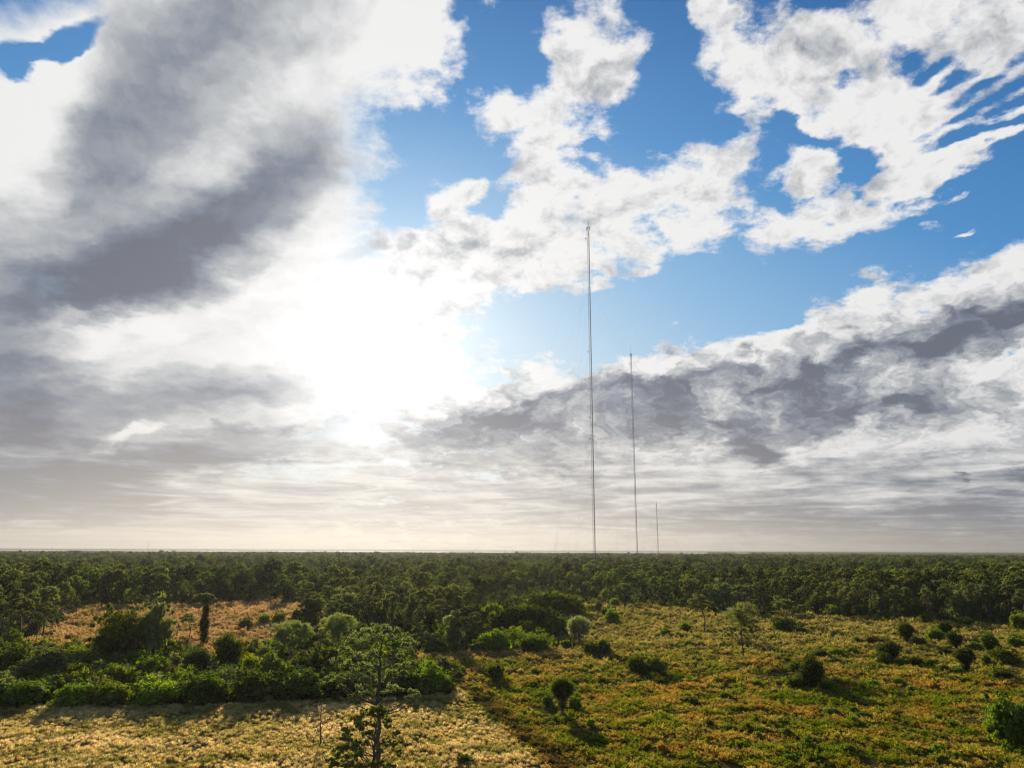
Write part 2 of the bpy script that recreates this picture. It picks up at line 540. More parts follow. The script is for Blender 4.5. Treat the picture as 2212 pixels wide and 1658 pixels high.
M_PALM = leaf_mat('palm_fronds', (.15, .19, .02), (.22, .26, .04), None, trans=.55, gloss=.02)
M_PALMGREY = leaf_mat('grey_palm_fronds', (.30, .34, .16), (.40, .42, .24), None, trans=.55, gloss=.02)
M_DEAD = leaf_mat('dead_fronds', (.10, .09, .03), (.17, .14, .05), None, trans=.25, gloss=.02)
M_BARK = plain_mat('pine_bark', (.060, .045, .034), (.13, .10, .08), 5.0, stretch=(1, 1, .3))
M_BARKPALE = plain_mat('pale_bark', (.12, .10, .08), (.22, .19, .16), 5.0, stretch=(1, 1, .3))


# ------------------------------------------------------------------ plant templates (unit-free, real metres)
def skeleton_tree(rng, trunk, clusters, r0, bark_r=.4):
    """trunk polyline and one branch from the trunk to every clump"""
    trunk = np.asarray(trunk, float)
    k = len(trunk)
    path = smooth_path(trunk, 14)
    path[1:-1] += rng.normal(0, r0 * .35, (12, 3)) * [1, 1, 0]
    rad = r0 * (1 - .80 * np.linspace(0, 1, 14) ** 1.1)
    P = [(path, rad)]
    top = path[:, 2]
    for c in clusters:
        c = np.asarray(c[:3], float)
        horiz = np.linalg.norm(path[:, :2] - c[:2], axis=1)
        want = c[2] - .55 * horiz.min() - .4
        j = int(np.argmin(abs(top - want)))
        j = min(max(j, 3), 12)
        s = path[j]
        mid = s * .45 + c * .55 + np.array([0, 0, -.10 * np.linalg.norm(c - s)]) + rng.normal(0, .15, 3)
        end = s * .05 + c * .95
        rb = max(rad[j] * bark_r, .03)
        P.append((smooth_path([s, mid, end], 5), np.linspace(rb, rb * .25, 5)))
    return P


def make_pine(seed, h=16.0, w=8.0, bare=.45, lobes=8, per=60, L=.46, W=.24, flat=.55, mat=None, lean=.3, stray=3, dens=1.0, tight=1.0):
    """pine: bare trunk, forking limbs, a crown of several rounded lobes of needle clumps"""
    rng = np.random.default_rng(seed)
    hb = h * bare
    trunk = [(0, 0, -.3), (rng.normal(0, lean * .5), rng.normal(0, lean * .5), h * .4), (rng.normal(0, lean), rng.normal(0, lean), h * .72), (rng.normal(0, lean), rng.normal(0, lean), h * .93)]
    C, R, LC = [], [], []
    for i in range(lobes + stray):
        top = i < lobes
        if i == 0:
            rr, z, s = 0.0, h * .90, w * .25
        elif top:
            u = i / lobes
            rr = w * .5 * (.30 + .34 * rng.random()) * tight
            z = hb + (h * .90 - hb) * (1 - .62 * u) * rng.uniform(.92, 1.0)
            s = w * rng.uniform(.17, .25)
        else:
            rr = w * .5 * rng.uniform(.5, .85)
            z = hb + (h - hb) * rng.uniform(-.05, .35)
            s = w * rng.uniform(.08, .13)
        a = i * 2.4 + rng.normal(0, .4)
        c = np.array([math.cos(a) * rr + trunk[2][0], math.sin(a) * rr + trunk[2][1], z])
        LC.append(c)
        k = max(4, int((13 if top else 6) * dens))
        for j in range(k):
            v = unit(rng.normal(size=3))
            v[2] = abs(v[2]) * 1.0 - .15
            q = c + v * np.array([s, s, s * flat * 1.1]) * rng.uniform(.72, 1.0)
            C.append(q)
            e = s * rng.uniform(.26, .42)
            R.append((e, e, e * .6))
    C, R = np.array(C), np.array(R)
    paths = skeleton_tree(rng, trunk, LC, h * .0145)
    V = cluster_leaves(rng, C, R, per, L, W, up=.1, shell=.35)
    tv, tf = tubes(paths, 6)
    return (mesh_from('trunk', tv, tf, M_BARK, True), quads_mesh('crown', V, mat or M_PINE))


def vnoise(x, y, s, seed=0):
    """smooth value noise on the ground, cell size s"""
    rg = np.random.default_rng(seed)
    T = rg.random((256, 256))
    u, v = np.asarray(x) / s + 4096, np.asarray(y) / s + 4096
    i, j = np.floor(u).astype(int), np.floor(v).astype(int)
    fu, fv = u - i, v - j
    fu, fv = fu * fu * (3 - 2 * fu), fv * fv * (3 - 2 * fv)
    g = lambda a, b: T[a % 256, b % 256]
    return (g(i, j) * (1 - fu) + g(i + 1, j) * fu) * (1 - fv) + (g(i, j + 1) * (1 - fu) + g(i + 1, j + 1) * fu) * fv


def make_dome(seed, w=6.0, d=6.0, h=4.0, n=46, per=75, L=.30, W=.18, mat=None, lumps=.26, low=.12, jag=.16, core=True, profile=None):
    """a dense bush or broad-leaved crown"""
    rng = np.random.default_rng(seed)
    C, R = [], []
    for i in range(n):
        v = unit(rng.normal(size=3))
        v[2] = abs(v[2]) ** .8
        v = v / np.linalg.norm(v)
        k = rng.uniform(.62, .86)
        k *= 1 + rng.normal(0, jag * .5)
        z = low * h + v[2] * k * h * (1 - low)
        sc = profile(z / h) if profile else 1.0
        C.append((v[0] * k * w * .5 * sc, v[1] * k * d * .5 * sc, z))
        s = lumps * min(w, h * 1.3) * rng.uniform(.55, 1.1) * (.6 if rng.random() < .25 else 1) * .62
        R.append((s * 1.15, s * 1.15, s * .85))
    for i in range(n // 4):
        v = unit(rng.normal(size=3))
        v[2] = abs(v[2]) ** .6
        v = v / np.linalg.norm(v)
        k = rng.uniform(.92, 1.16)
        sc = profile(v[2]) if profile else 1.0
        C.append((v[0] * k * w * .5 * sc, v[1] * k * d * .5 * sc, low * h + v[2] * k * h * (1 - low)))
        s = lumps * min(w, h * 1.3) * rng.uniform(.18, .36) * .62
        R.append((s, s, s))
    V = cluster_leaves(rng, C, R, per, L, W, up=.12, shell=.5)
    if core:
        Vc = cluster_leaves(rng, [(0, 0, h * .38)], [(w * .34, d * .34, h * .34)], 260, w * .16, w * .13, shell=.6)
        V = np.concatenate([V, Vc])
    V[:, 2] = np.maximum(V[:, 2], .02)
    return quads_mesh('foliage', V, mat or M_BROAD)


def make_mop(seed, w=5.0, h=8.0, mat=None, pinch=.45, mush=.62):
    """cabbage palm wholly draped in vines: round head on a tapering column"""
    rng = np.random.default_rng(seed)
    C, R = [], []
    for i in range(70):
        u = rng.random()
        if u < .62:
            v = unit(rng.normal(size=3))
            r = w * .5 * rng.uniform(.66, .84)
            C.append((v[0] * r, v[1] * r, h * mush + v[2] * (h * (1 - mush)) * .78))
        else:
            z = rng.random() * h * mush
            r = w * .5 * (pinch + (1 - pinch) * (z / (h * mush)) ** 2) * .75
            if z < .18 * h:
                r *= 1.35
            a = rng.random() * 6.283
            C.append((math.cos(a) * r, math.sin(a) * r, z))
        s = w * rng.uniform(.10, .17)
        R.append((s, s, s * 1.1))
    V = cluster_leaves(rng, C, R, 85, .28, .18, up=.05, shell=.5)
    Vc = cluster_leaves(rng, [(0, 0, h * mush), (0, 0, h * .3)], [(w * .36, w * .36, h * .26), (w * .16, w * .16, h * .3)], 220, w * .18, w * .14, shell=.5)
    V = np.concatenate([V, Vc])
    V[:, 2] = np.maximum(V[:, 2], .02)
    return quads_mesh('foliage', V, mat or M_DARK)


def make_palm(seed, h=8.0, w=5.0, mat=None, fronds=150, skirt=True, trunk_r=.24):
    """cabbage palm: trunk, round head of fan fronds, hanging dead skirt"""
    rng = np.random.default_rng(seed)
    ht = h - w * .42
    tv, tf = tubes([(smooth_path([(0, 0, -.2), (rng.normal(0, .12), rng.normal(0, .12), ht * .5), (0, 0, ht)], 8), np.linspace(trunk_r * 1.15, trunk_r, 8))], 9)
    Q, Qd, st = [], [], []

    def fan(o, a, e, ln, fw, out):
        ln = ln * 1.12
        fw = fw * 1.9
        d = np.array([math.cos(a) * math.cos(e), math.sin(a) * math.cos(e), math.sin(e)])
        side = unit(np.cross(d, [0, 0, 1]) + 1e-6)
        upv = np.cross(side, d)
        hub = o + d * ln * .5
        out.append(np.array([o - side * .03, o + side * .03, hub + side * .03, hub - side * .03]))
        for k in range(13):
            f = (k - 6) / 6
            an = f * 1.15
            dd = d * math.cos(an) + side * math.sin(an)
            le = ln * .62 * (1 - .25 * abs(f)) * rng.uniform(.9, 1.1)
            tip = hub + dd * le - np.array([0, 0, le * .30]) + upv * rng.normal(0, .05)
            mid = hub + dd * le * .5 + upv * .04
            wd = np.cross(dd, upv) * fw
            out.append(np.array([hub, mid + wd, tip, mid - wd]))
    for i in range(fronds):
        a = rng.random() * 6.283
        e = math.asin(rng.uniform(-.55, 1.0))
        fan(np.array([0, 0, ht]), a, e, w * .5 * rng.uniform(.82, 1.02) / 1.05, .11, Q)
    for i in range(50 if skirt else 0):
        a = rng.random() * 6.283
        fan(np.array([0, 0, ht - rng.random() * .25 * h]), a, -1.25 + rng.normal(0, .12), w * .42 * rng.uniform(.8, 1.1), .09, Qd)
    crown = quads_mesh('crown', np.concatenate(Q), mat or M_PALM)
    parts = [('trunk', mesh_from('trunk', tv, tf, M_BARKPALE, True)), ('crown', crown)]
    if skirt:
        parts.append(('dead_skirt', quads_mesh('dead_skirt', np.concatenate(Qd), M_DEAD)))
    return parts


def make_globe_palm(seed, h, w, head, mat, n=2600, trunk_r=.25, skirt=0.0):
    """palm whose fan fronds radiate into a ball: every leaflet is a blade pointing outwards"""
    rng = np.random.default_rng(seed)
    ht = h - head * .52
    tv, tf = tubes([(smooth_path([(0, 0, -.2), (rng.normal(0, .1), rng.normal(0, .1), ht * .5), (0, 0, ht)], 8), np.linspace(trunk_r * 1.2, trunk_r, 8))], 9)

    def blades(n, r0, r1, ln, wd, low, c, sc):
        d = unit(rng.normal(size=(n, 3)))
        d = d[d[:, 2] > low]
        m = len(d)
        fr = np.sin(d[:, :1] * 9 + seed) * np.sin(d[:, 1:2] * 9) * np.cos(d[:, 2:3] * 8) * .10     # fronds of unequal reach
        r = rng.uniform(r0, r1, (m, 1)) * (1 + fr)
        p = c + d * r * sc
        L = ln * rng.uniform(.7, 1.2, (m, 1))
        tip = p + unit(d + rng.normal(0, .28, d.shape)) * L - np.array([0, 0, .12]) * L
        sd = unit(np.cross(d, rng.normal(size=d.shape))) * wd
        mid = (p + tip) / 2
        return np.stack([p, mid + sd, tip, mid - sd], 1).reshape(-1, 3)
    sc = np.array([w * .5, w * .5, head * .5])
    V = blades(n, .25, .86, w * .13, w * .012 + .02, -.85, np.array([0, 0, ht]), sc)
    parts = [('trunk', mesh_from('trunk', tv, tf, M_BARKPALE, True)), ('crown', quads_mesh('crown', V, mat))]
    if skirt:
        C = [(0, 0, ht - .25 * head - k * skirt / 6) for k in range(6)]
        R = [(w * (.34 - .035 * k), w * (.34 - .035 * k), skirt / 6) for k in range(6)]
        parts.append(('dead_skirt', quads_mesh('dead_skirt', cluster_leaves(rng, C, R, 230, .55, .12, up=-.2, shell=.6), M_DEAD)))
    return parts


def make_tuft(seed, n=60, r=.5, h=.8, w=.05, mat=None, splay=.75, name='tuft', head=0):
    rng = np.random.default_rng(seed)
    a = rng.random(n) * 6.283
    e = splay * rng.random(n) ** .7
    b = np.stack([np.cos(a), np.sin(a), 0 * a], 1)
    base = b * (r * .35 * rng.random((n, 1)))
    le = h * rng.uniform(.6, 1.1, (n, 1))
    tip = base + np.stack([np.cos(a) * np.sin(e), np.sin(a) * np.sin(e), np.cos(e)], 1) * le
    tip[:, 2] -= .12 * np.sin(e) * h
    mid = (base + tip) * .5 + np.array([0, 0, .08]) * h
    sd = np.stack([-np.sin(a), np.cos(a), 0 * a], 1) * w
    sd = sd + rng.normal(0, w * .4, sd.shape)
    V = np.stack([base, mid + sd, tip, mid - sd], 1).reshape(-1, 3)
    if head:
        c = tip[rng.integers(0, n, head)]
        V = np.concatenate([V, cluster_leaves(rng, c, np.full((head, 3), .14), 5, .16, .09, shell=.3)])
    return quads_mesh(name, V, mat)

# ------------------------------------------------------------------ ground
BLA, BLB = ground(985, 1488), ground(1172, 1656)           # edge between the pale and the orange field
bl_n = np.array([-(BLB - BLA)[1], (BLB - BLA)[0]])
bl_n /= np.linalg.norm(bl_n)
if np.dot(ground(500, 1600) - BLA, bl_n) < 0:
    bl_n = -bl_n


def field_colour(N, pos, small=1.0):
    """dry grass colour that changes over the fields (a property of the plants there)"""
    x, y, z = N.sep(pos)
    side = N.math('ADD', N.math('MULTIPLY', N.math('SUBTRACT', x, float(BLA[0])), float(bl_n[0])), N.math('MULTIPLY', N.math('SUBTRACT', y, float(BLA[1])), float(bl_n[1])))
    nb = N.noise(pos, .08, 3.0, .6)
    side = N.math('MULTIPLY_ADD', N.math('SUBTRACT', nb, .5), 6.0, side)
    n5 = N.noise(pos, .16, 4.0, .65)
    pale = N.math('MULTIPLY', N.smooth(side, -1.2, 1.2), N.smooth(y, 215.0, 175.0))
    far = N.smooth(N.math('ADD', y, N.math('MULTIPLY', nb, 120.0)), 230.0, 330.0)
    n1 = N.noise(pos, .35, 4.0, .65)
    n2 = N.noise(pos, .045, 3.0, .6)
    n3 = N.noise(pos, 1.3, 3.0, .6)
    o = N.mix(N.smooth(n1, .35, .65), (.44, .33, .060), (.30, .26, .034))
    o = N.mix(N.smooth(n5, .48, .56), o, (.20, .23, .012))
    o = N.mix(N.smooth(N.math('ADD', n2, N.math('MULTIPLY', n1, .5)), .72, .84), o, (.16, .21, .010))
    o = N.mix(N.math('MULTIPLY', N.smooth(N.noise(pos, .07, 4.0, .65), .50, .60), .7), o, (.46, .25, .045))
    o = N.mix(N.smooth(n3, .60, .72), o, (.13, .15, .015))
    p = N.mix(N.smooth(n1, .35, .65), (.68, .53, .225), (.54, .425, .145))
    p = N.mix(N.smooth(n5, .40, .54), (.30, .27, .06), p)
    n6 = N.noise(N.vmath('MULTIPLY', pos, (.5, 1.0, 1.0)), .09, 4.0, .6)
    p = N.mix(N.smooth(n6, .50, .62), p, (.76, .61, .29))
    p = N.mix(N.smooth(N.math('ADD', N.math('MULTIPLY', n3, .6), N.math('MULTIPLY', n2, .6)), .62, .72), p, (.22, .21, .05))
    f = N.mix(N.smooth(n1, .35, .65), (.54, .36, .17), (.42, .29, .12))
    f = N.mix(N.smooth(n2, .50, .60), f, (.34, .25, .07))
    fr = N.mix(N.smooth(n1, .35, .65), (.46, .35, .12), (.32, .28, .06))
    fr = N.mix(N.smooth(n5, .48, .57), fr, (.24, .25, .03))
    f = N.mix(N.smooth(x, -20.0, 40.0), f, fr)
    col = N.mix(far, o, f)
    ditch = N.math('MULTIPLY', N.math('MULTIPLY', N.smooth(side, -7.0, -2.5), N.smooth(side, -.6, -1.6)), N.smooth(y, 190.0, 165.0))
    col = N.mix(N.math('MULTIPLY', ditch, .85), col, (.10, .075, .018))
    return N.mix(pale, col, p)


def grass_mat():
    m = bpy.data.materials.new('dry_grass')
    m.use_nodes = True
    t = m.node_tree
    t.nodes.clear()
    N = Nodes(t)
    out = N.new('ShaderNodeOutputMaterial')
    pos = N.new('ShaderNodeNewGeometry').outputs['Position']
    oi = N.new('ShaderNodeObjectInfo')
    col = field_colour(N, pos)
    hsv = N.new('ShaderNodeHueSaturation')
    N.put(hsv.inputs['Color'], col)
    N.put(hsv.inputs['Hue'], N.math('MULTIPLY_ADD', oi.outputs['Random'], .035, .483))
    rv = N.math('FRACT', N.math('MULTIPLY', oi.outputs['Random'], 9.7))
    N.put(hsv.inputs['Value'], N.math('MULTIPLY_ADD', rv, .5, .78))
    d = N.new('ShaderNodeBsdfDiffuse')
    N.put(d.inputs[0], hsv.outputs[0])
    tr = N.new('ShaderNodeBsdfTranslucent')
    N.put(tr.inputs[0], N.mix(1.0, hsv.outputs[0], (1.25, 1.1, .8), 'MULTIPLY'))
    mx = N.new('ShaderNodeMixShader')
    mx.inputs[0].default_value = .5
    t.links.new(d.outputs[0], mx.inputs[1])
    t.links.new(tr.outputs[0], mx.inputs[2])
    t.links.new(mx.outputs[0], out.inputs[0])
    return m


def ground_mat():
    m = bpy.data.materials.new('sandy_soil_and_litter')
    m.use_nodes = True
    t = m.node_tree
    N = Nodes(t)
    b = t.nodes['Principled BSDF']
    b.inputs['Roughness'].default_value = 1.0
    b.inputs['Specular IOR Level'].default_value = 0.0
    pos = N.new('ShaderNodeNewGeometry').outputs['Position']
    col = field_colour(N, pos)
    n = N.noise(pos, 1.8, 5.0, .7)
    col = N.mix(N.smooth(n, .35, .62, .72, 1.0), col, (.045, .036, .012))
    y = N.sep(pos)[1]
    # beyond the clearings the ground is forest floor
    col = N.mix(N.smooth(y, 480.0, 620.0), col, (.045, .055, .022))
    N.put(b.inputs['Base Color'], col)
    bp = N.new('ShaderNodeBump')
    bp.inputs['Strength'].default_value = .6
    bp.inputs['Distance'].default_value = .4
    N.put(bp.inputs['Height'], n)
    t.links.new(bp.outputs[0], b.inputs['Normal'])
    return m


M_GRASS = grass_mat()
M_GROUND = ground_mat()
G = 28500.0
gv = np.array([(-G, -G, 0), (G, -G, 0), (G, G, 0), (-G, G, 0)])
tag(link_obj('ground', mesh_from('ground', gv, np.array([[0, 1, 2, 3]]), M_GROUND)), kind='structure')

# ------------------------------------------------------------------ open land outlines (layout grid) -> ground polygons
OPEN_LEFT = [(95, 1322), (200, 1312), (330, 1304), (500, 1300), (668, 1296), (676, 1322), (650, 1350), (612, 1388), (585, 1432), (440, 1420), (300, 1412), (170, 1412), (105, 1388)]
OPEN_MAIN = [(-3000, 1560), (0, 1527), (400, 1522), (700, 1513), (960, 1502), (985, 1485), (935, 1445), (885, 1398), (1050, 1408), (1200, 1402), (1228, 1385), (1250, 1330), (1268, 1308), (1400, 1306), (1500, 1314),
             (1600, 1324), (1700, 1334), (1850, 1333), (2050, 1343), (2212, 1360), (2700, 1400), (4500, 1560), (4500, 1900), (-3000, 1900)]
MOUNDS = [(1015, 1378), (1020, 1318), (1080, 1285), (1180, 1275), (1290, 1300), (1290, 1420), (1060, 1420)]
HEDGE = [(-900, 1395), (130, 1395), (280, 1405), (600, 1400), (700, 1385), (960, 1385), (1000, 1500), (960, 1506), (0, 1530), (-900, 1560)]


def inside(px, py, poly):
    px, py = np.asarray(px), np.asarray(py)
    r = np.zeros(px.shape, bool)
    n = len(poly)
    for i in range(n):
        x1, y1 = poly[i]
        x2, y2 = poly[(i + 1) % n]
        c = ((y1 > py) != (y2 > py))
        with np.errstate(divide='ignore', invalid='ignore'):
            xi = (x2 - x1) * (py - y1) / (y2 - y1 + 1e-12) + x1
        r ^= c & (px < xi)
    return r


def is_open(x, y):
    x, y = np.asarray(x, float), np.asarray(y, float)
    amp = np.clip(y, 100, 400) * .05
    x = x + amp * 2 * (vnoise(x, y, 17, 21) - .5) + amp * (vnoise(x, y, 7, 23) - .5)
    y = y + amp * 3.2 * (vnoise(x, y, 19, 22) - .5) * np.clip((y - 150) / 100, 0, 1)
    px, py = project(x, y)
    return inside(px, py, OPEN_LEFT) | inside(px, py, OPEN_MAIN) | (np.asarray(y) < 100)


def grid_points(rng, y0, y1, sp, half=1.0, jit=.45):
    """jittered points in a fan in front of the camera, spacing sp"""
    xs = np.arange(-y1 * half, y1 * half, sp)
    ys = np.arange(y0, y1, sp)
    X, Y = np.meshgrid(xs, ys)
    X = X + rng.uniform(-jit, jit, X.shape) * sp
    Y = Y + rng.uniform(-jit, jit, Y.shape) * sp
    k = (abs(X) < np.maximum(Y, 0) * half + 12) & (np.hypot(X, Y) < y1 * 1.3)
    return X[k], Y[k]


# ------------------------------------------------------------------ templates
LIB = {}                                     # name -> (list of (part name, mesh), height, width)
# the camera looks mostly at crowns from 150 m or more: leaves are modelled leaf by leaf in clumps
LIB['pine_a'] = ([*zip(('trunk', 'crown'), make_pine(1, 16, 8.5, .50, 8, 60))], 16.4, 9.0)
LIB['pine_b'] = ([*zip(('trunk', 'crown'), make_pine(2, 16, 7.0, .62, 7, 60, flat=.7))], 16.4, 7.6)
LIB['pine_c'] = ([*zip(('trunk', 'crown'), make_pine(3, 16, 9.5, .45, 10, 60, flat=.5, stray=4))], 16.4, 10.0)
LIB['pine_d'] = ([*zip(('trunk', 'crown'), make_pine(4, 16, 8.0, .50, 8, 52, flat=.45, lean=.8, stray=6, dens=.8))], 16.4, 8.6)
LIB['pine_wide'] = ([*zip(('trunk', 'crown'), make_pine(5, 16, 14, .42, 17, 62, flat=.45, stray=9, L=.42, W=.22, mat=M_PINELIGHT))], 16.4, 14.5)
LIB['pine_airy'] = ([*zip(('trunk', 'crown'), make_pine(15, 16, 13, .36, 15, 60, flat=.8, stray=16, L=.42, W=.20, dens=.8, tight=1.15, lean=.6, mat=M_PINELIGHT))], 16.4, 13.8)
LIB['oak_a'] = ([('trunk', mesh_from('trunk', *tubes([(np.array([(0, 0, -.2), (.1, 0, 2), (.2, .1, 5)]), [.3, .26, .15])]), M_BARK, True)),
                 ('crown', make_dome(11, 10, 10, 9, 90, 85, .34, .2, M_DARK, low=.2))], 9.0, 10.0)
LIB['oak_b'] = ([('trunk', mesh_from('trunk', *tubes([(np.array([(0, 0, -.2), (.1, 0, 2), (.2, .1, 5)]), [.25, .22, .12])]), M_BARK, True)),
                 ('crown', make_dome(12, 8, 8, 10, 90, 80, .40, .26, M_PINE, low=.3, jag=.3))], 10.0, 8.0)
for i, (mat, nm) in enumerate(((M_BROAD, 'bush'), (M_LIME, 'lime'), (M_DARK, 'dark'))):
    for j in range(3):
        LIB[f'{nm}_{"abc"[j]}'] = ([(None, make_dome(20 + i * 5 + j, 6, 6, 4, 44 + 8 * j, 70, .28, .17, mat, jag=.2 + .1 * j))], 4.1, 6.2)
LIB['mound_a'] = ([(None, make_dome(41, 19, 13, 6.5, 230, 95, .34, .2, M_BROAD, lumps=.20, jag=.1))], 6.6, 19.5)
LIB['mound_b'] = ([(None, make_dome(42, 19, 13, 6.0, 230, 95, .34, .2, M_DARK, lumps=.22, jag=.12))], 6.1, 19.5)
LIB['mop_a'] = ([(None, make_mop(51, 5, 8))], 8.2, 5.3)
LIB['mop_b'] = ([(None, make_mop(52, 6, 6.5, None, .7, .55))], 6.7, 6.4)
LIB['mop_c'] = ([(None, make_mop(53, 4.6, 9, None, .4, .7))], 9.2, 4.9)
LIB['palm_a'] = (make_globe_palm(61, 8, 4.9, 4.6, M_DARK, 4200, .26, 3.2), 8.1, 5.1)
LIB['palm_grey'] = (make_globe_palm(62, 8, 6.4, 6.2, M_PALMGREY, 3600, .3), 8.1, 6.4)
LIB['palm_ball'] = (make_globe_palm(63, 8, 4.6, 3.8, M_PALM, 2600, .2), 8.1, 4.7)
LIB['vine_column'] = ([('trunk', make_dome(71, 2.0, 2.0, 14.0, 120, 60, .36, .26, M_DARK, lumps=.95, low=.0, core=False, profile=lambda u: 1.0)),
                       ('crown', make_pine(72, 16, 8.5, .78, 8, 60, flat=.45)[1])], 16.4, 9.0)
LIB['clump_a'] = ([(None, make_tuft(81, 110, .9, 1.1, .07, M_LIME, 1.2))], 1.1, 2.0)
LIB['clump_b'] = ([(None, make_dome(82, 2.2, 2.2, 1.2, 14, 40, .2, .12, M_LIME, jag=.4))], 1.25, 2.3)
LIB['clump_c'] = ([(None, make_dome(83, 2.4, 2.4, 1.3, 14, 40, .2, .12, M_BROAD, jag=.4))], 1.35, 2.5)
MASTER = {}


def instance_thing(name, key, loc, sw, sh, rot, label, cat, group=None, sd=None):
    """place a plant: the first one owns the meshes, later ones are copies of thing and parts"""
    parts, h0, w0 = LIB[key]
    if key not in MASTER:
        if parts[0][0] is None:
            root = bpy.data.objects.new(name, parts[0][1])
            kids = []
        else:
            root = bpy.data.objects.new(name, None)
            root.empty_display_size = .5
            kids = [(pn, bpy.data.objects.new(pn, me)) for pn, me in parts]
        MASTER[key] = (root, kids)
        kids = [k for _, k in kids]
    else:
        src, skids = MASTER[key]
        root = src.copy()
        root.name = name
        for k in list(root.keys()):
            del root[k]
        kids = [k.copy() for _, k in skids]
    COL.objects.link(root)
    for k in kids:
        k.parent = root
        COL.objects.link(k)
    root.location = loc
    root.rotation_euler = (0, 0, rot)
    root.scale = (sw, sd if sd else sw, sh)
    tag(root, label, cat, group)
    return root


def place(name, key, x, by, ty, w, label, cat, group=None, rot=None, dscale=None):
    """stand a plant on the ground point seen at (x, by), tall enough to reach row ty, w wide"""
    g = ground(x, by)
    D = float(np.hypot(*g))
    d = direction(x, ty)
    top = H + d[2] / math.hypot(d[0], d[1]) * D
    top = max(top, .4)
    f = RN.T @ np.array([g[0], g[1], top * .5 - H])
    wm = w * (-f[2]) / FPX
    _, h0, w0 = LIB[key]
    rr = random.Random(int(x * 131 + by)).random() * 6.283 if rot is None else rot
    return instance_thing(name, key, (g[0], g[1], 0), wm / w0, top / h0, rr, label, cat, group, (dscale * wm / w0) if dscale else None)


USED = []                                    # crude occupancy: hand-placed plants keep random ones away


def P(name, key, x, by, ty, w, label, cat, group=None, **kw):
    o = place(name, key, x, by, ty, w, label, cat, group, **kw)
    USED.append((o.location.x, o.location.y, max(1.0, o.scale[0] * LIB[key][2] * .42)))
    return o

# ------------------------------------------------------------------ hero trees in the foreground
def hero(name, D_by, x0, trunk_px, clumps_px, label, seed, r0, mat, per, L, W, rpx, depth=.30, flat=.75):
    rng = np.random.default_rng(seed)
    g = ground(x0, D_by)
    D = float(np.hypot(*g))
    ax = g / D                                # away from the camera
    lat = np.array([ax[1], -ax[0]])           # to the right

    def loc(px, py, dep=0.0):
        d = direction(px, py)
        # vertical plane through the tree, shifted by dep
        t = (D + dep) / (d[0] * ax[0] + d[1] * ax[1])
        p = np.array([d[0] * t, d[1] * t, H + d[2] * t])
        q = p[:2] - g
        return np.array([q @ lat, q @ ax, p[2]])
    tr = [loc(*p) for p in trunk_px]
    tr = [np.array([tr[0][0], 0, -.3])] + tr[1:]
    C, R = [], []
    cx = np.mean([c[0] for c in clumps_px])
    for (px, py, r) in clumps_px:
        span = 1 - min(1, abs(px - cx) / 110.0) * .5
        p = loc(px, py)
        dep = rng.uniform(-1, 1) * 4.2 * span * depth / .30
        p = loc(px, py, dep)
        rm = r * rpx * 1.05
        C.append(p)
        R.append((rm, rm, rm * flat))
    C, R = np.array(C), np.array(R)
    paths = skeleton_tree(rng, tr, C, r0, .42)
    # every clump is built of tufts set round its branch ends
    tc, tr_ = [], []
    for c, r in zip(C, R):
        k = 14
        v = unit(rng.normal(size=(k, 3)))
        v[:, 2] = np.abs(v[:, 2]) * .8 - .15
        e = c + v * r * rng.uniform(.3, 1.3, (k, 1))
        tc.append(e)
        tr_.append(np.full((k, 3), r[0] * .27) * rng.uniform(.7, 1.2, (k, 1)))
        for q in e:
            paths.append((smooth_path([c, (c + q) / 2 - [0, 0, .05], q], 3), [.035, .025, .015]))
    V = cluster_leaves(rng, np.concatenate(tc), np.concatenate(tr_), per, L, W, up=0.0, shell=.2)
    tv, tf = tubes(paths, 7)
    root = bpy.data.objects.new(name, None)
    COL.objects.link(root)
    root.location = (g[0], g[1], 0)
    root.rotation_euler = (0, 0, math.atan2(lat[1], lat[0]))
    link_obj('trunk', mesh_from('trunk', tv, tf, M_BARK, True), root)
    link_obj('crown', quads_mesh('crown', V, mat), root)
    tag(root, label, 'tree')
    USED.append((g[0], g[1], 3.0))
    return root


def zc(lst):
    """clump list read off an enlargement of the photograph -> layout grid"""
    return [(663.6 + a / 5.009, 1327 + b / 5.009, r / 5.009) for a, b, r in lst]


TALL = zc([(560, 230, 80), (650, 180, 80), (760, 150, 80), (860, 150, 70), (960, 190, 60), (480, 290, 70), (400, 370, 70), (580, 330, 80), (680, 280, 80), (790, 240, 70), (900, 240, 60),
           (350, 500, 60), (450, 540, 70), (560, 450, 80), (620, 560, 80), (250, 680, 50), (320, 700, 70), (430, 680, 70), (350, 780, 40), (540, 680, 80), (650, 640, 70), (700, 740, 70),
           (560, 800, 60), (640, 850, 70), (500, 880, 50), (720, 830, 60), (1110, 280, 60), (1160, 320, 50), (1060, 330, 40), (960, 400, 50), (1050, 540, 50), (1130, 540, 60), (960, 560, 40),
           (930, 640, 60), (1020, 640, 50), (880, 700, 50), (920, 790, 70), (990, 810, 40), (850, 840, 40), (1140, 840, 55), (1180, 880, 45), (1110, 890, 40), (540, 950, 30), (480, 420, 60),
           (700, 420, 50), (660, 480, 50), (500, 610, 60), (600, 700, 60), (1000, 450, 40), (870, 560, 35)])
hero('tall_pine', 1648, 816, [(816, 1648), (817, 1580), (817, 1519), (819, 1450), (823, 1415), (829, 1375)], TALL,
     'tallest foreground pine with a broad layered grey-green crown on a bare dark trunk', 5, .36, leaf_mat('tall_pine_needles', (.20, .215, .06), (.27, .28, .11), (.34, .34, .20), trans=.5, gloss=.02), 34, .28, .13, 1 / 13.2)
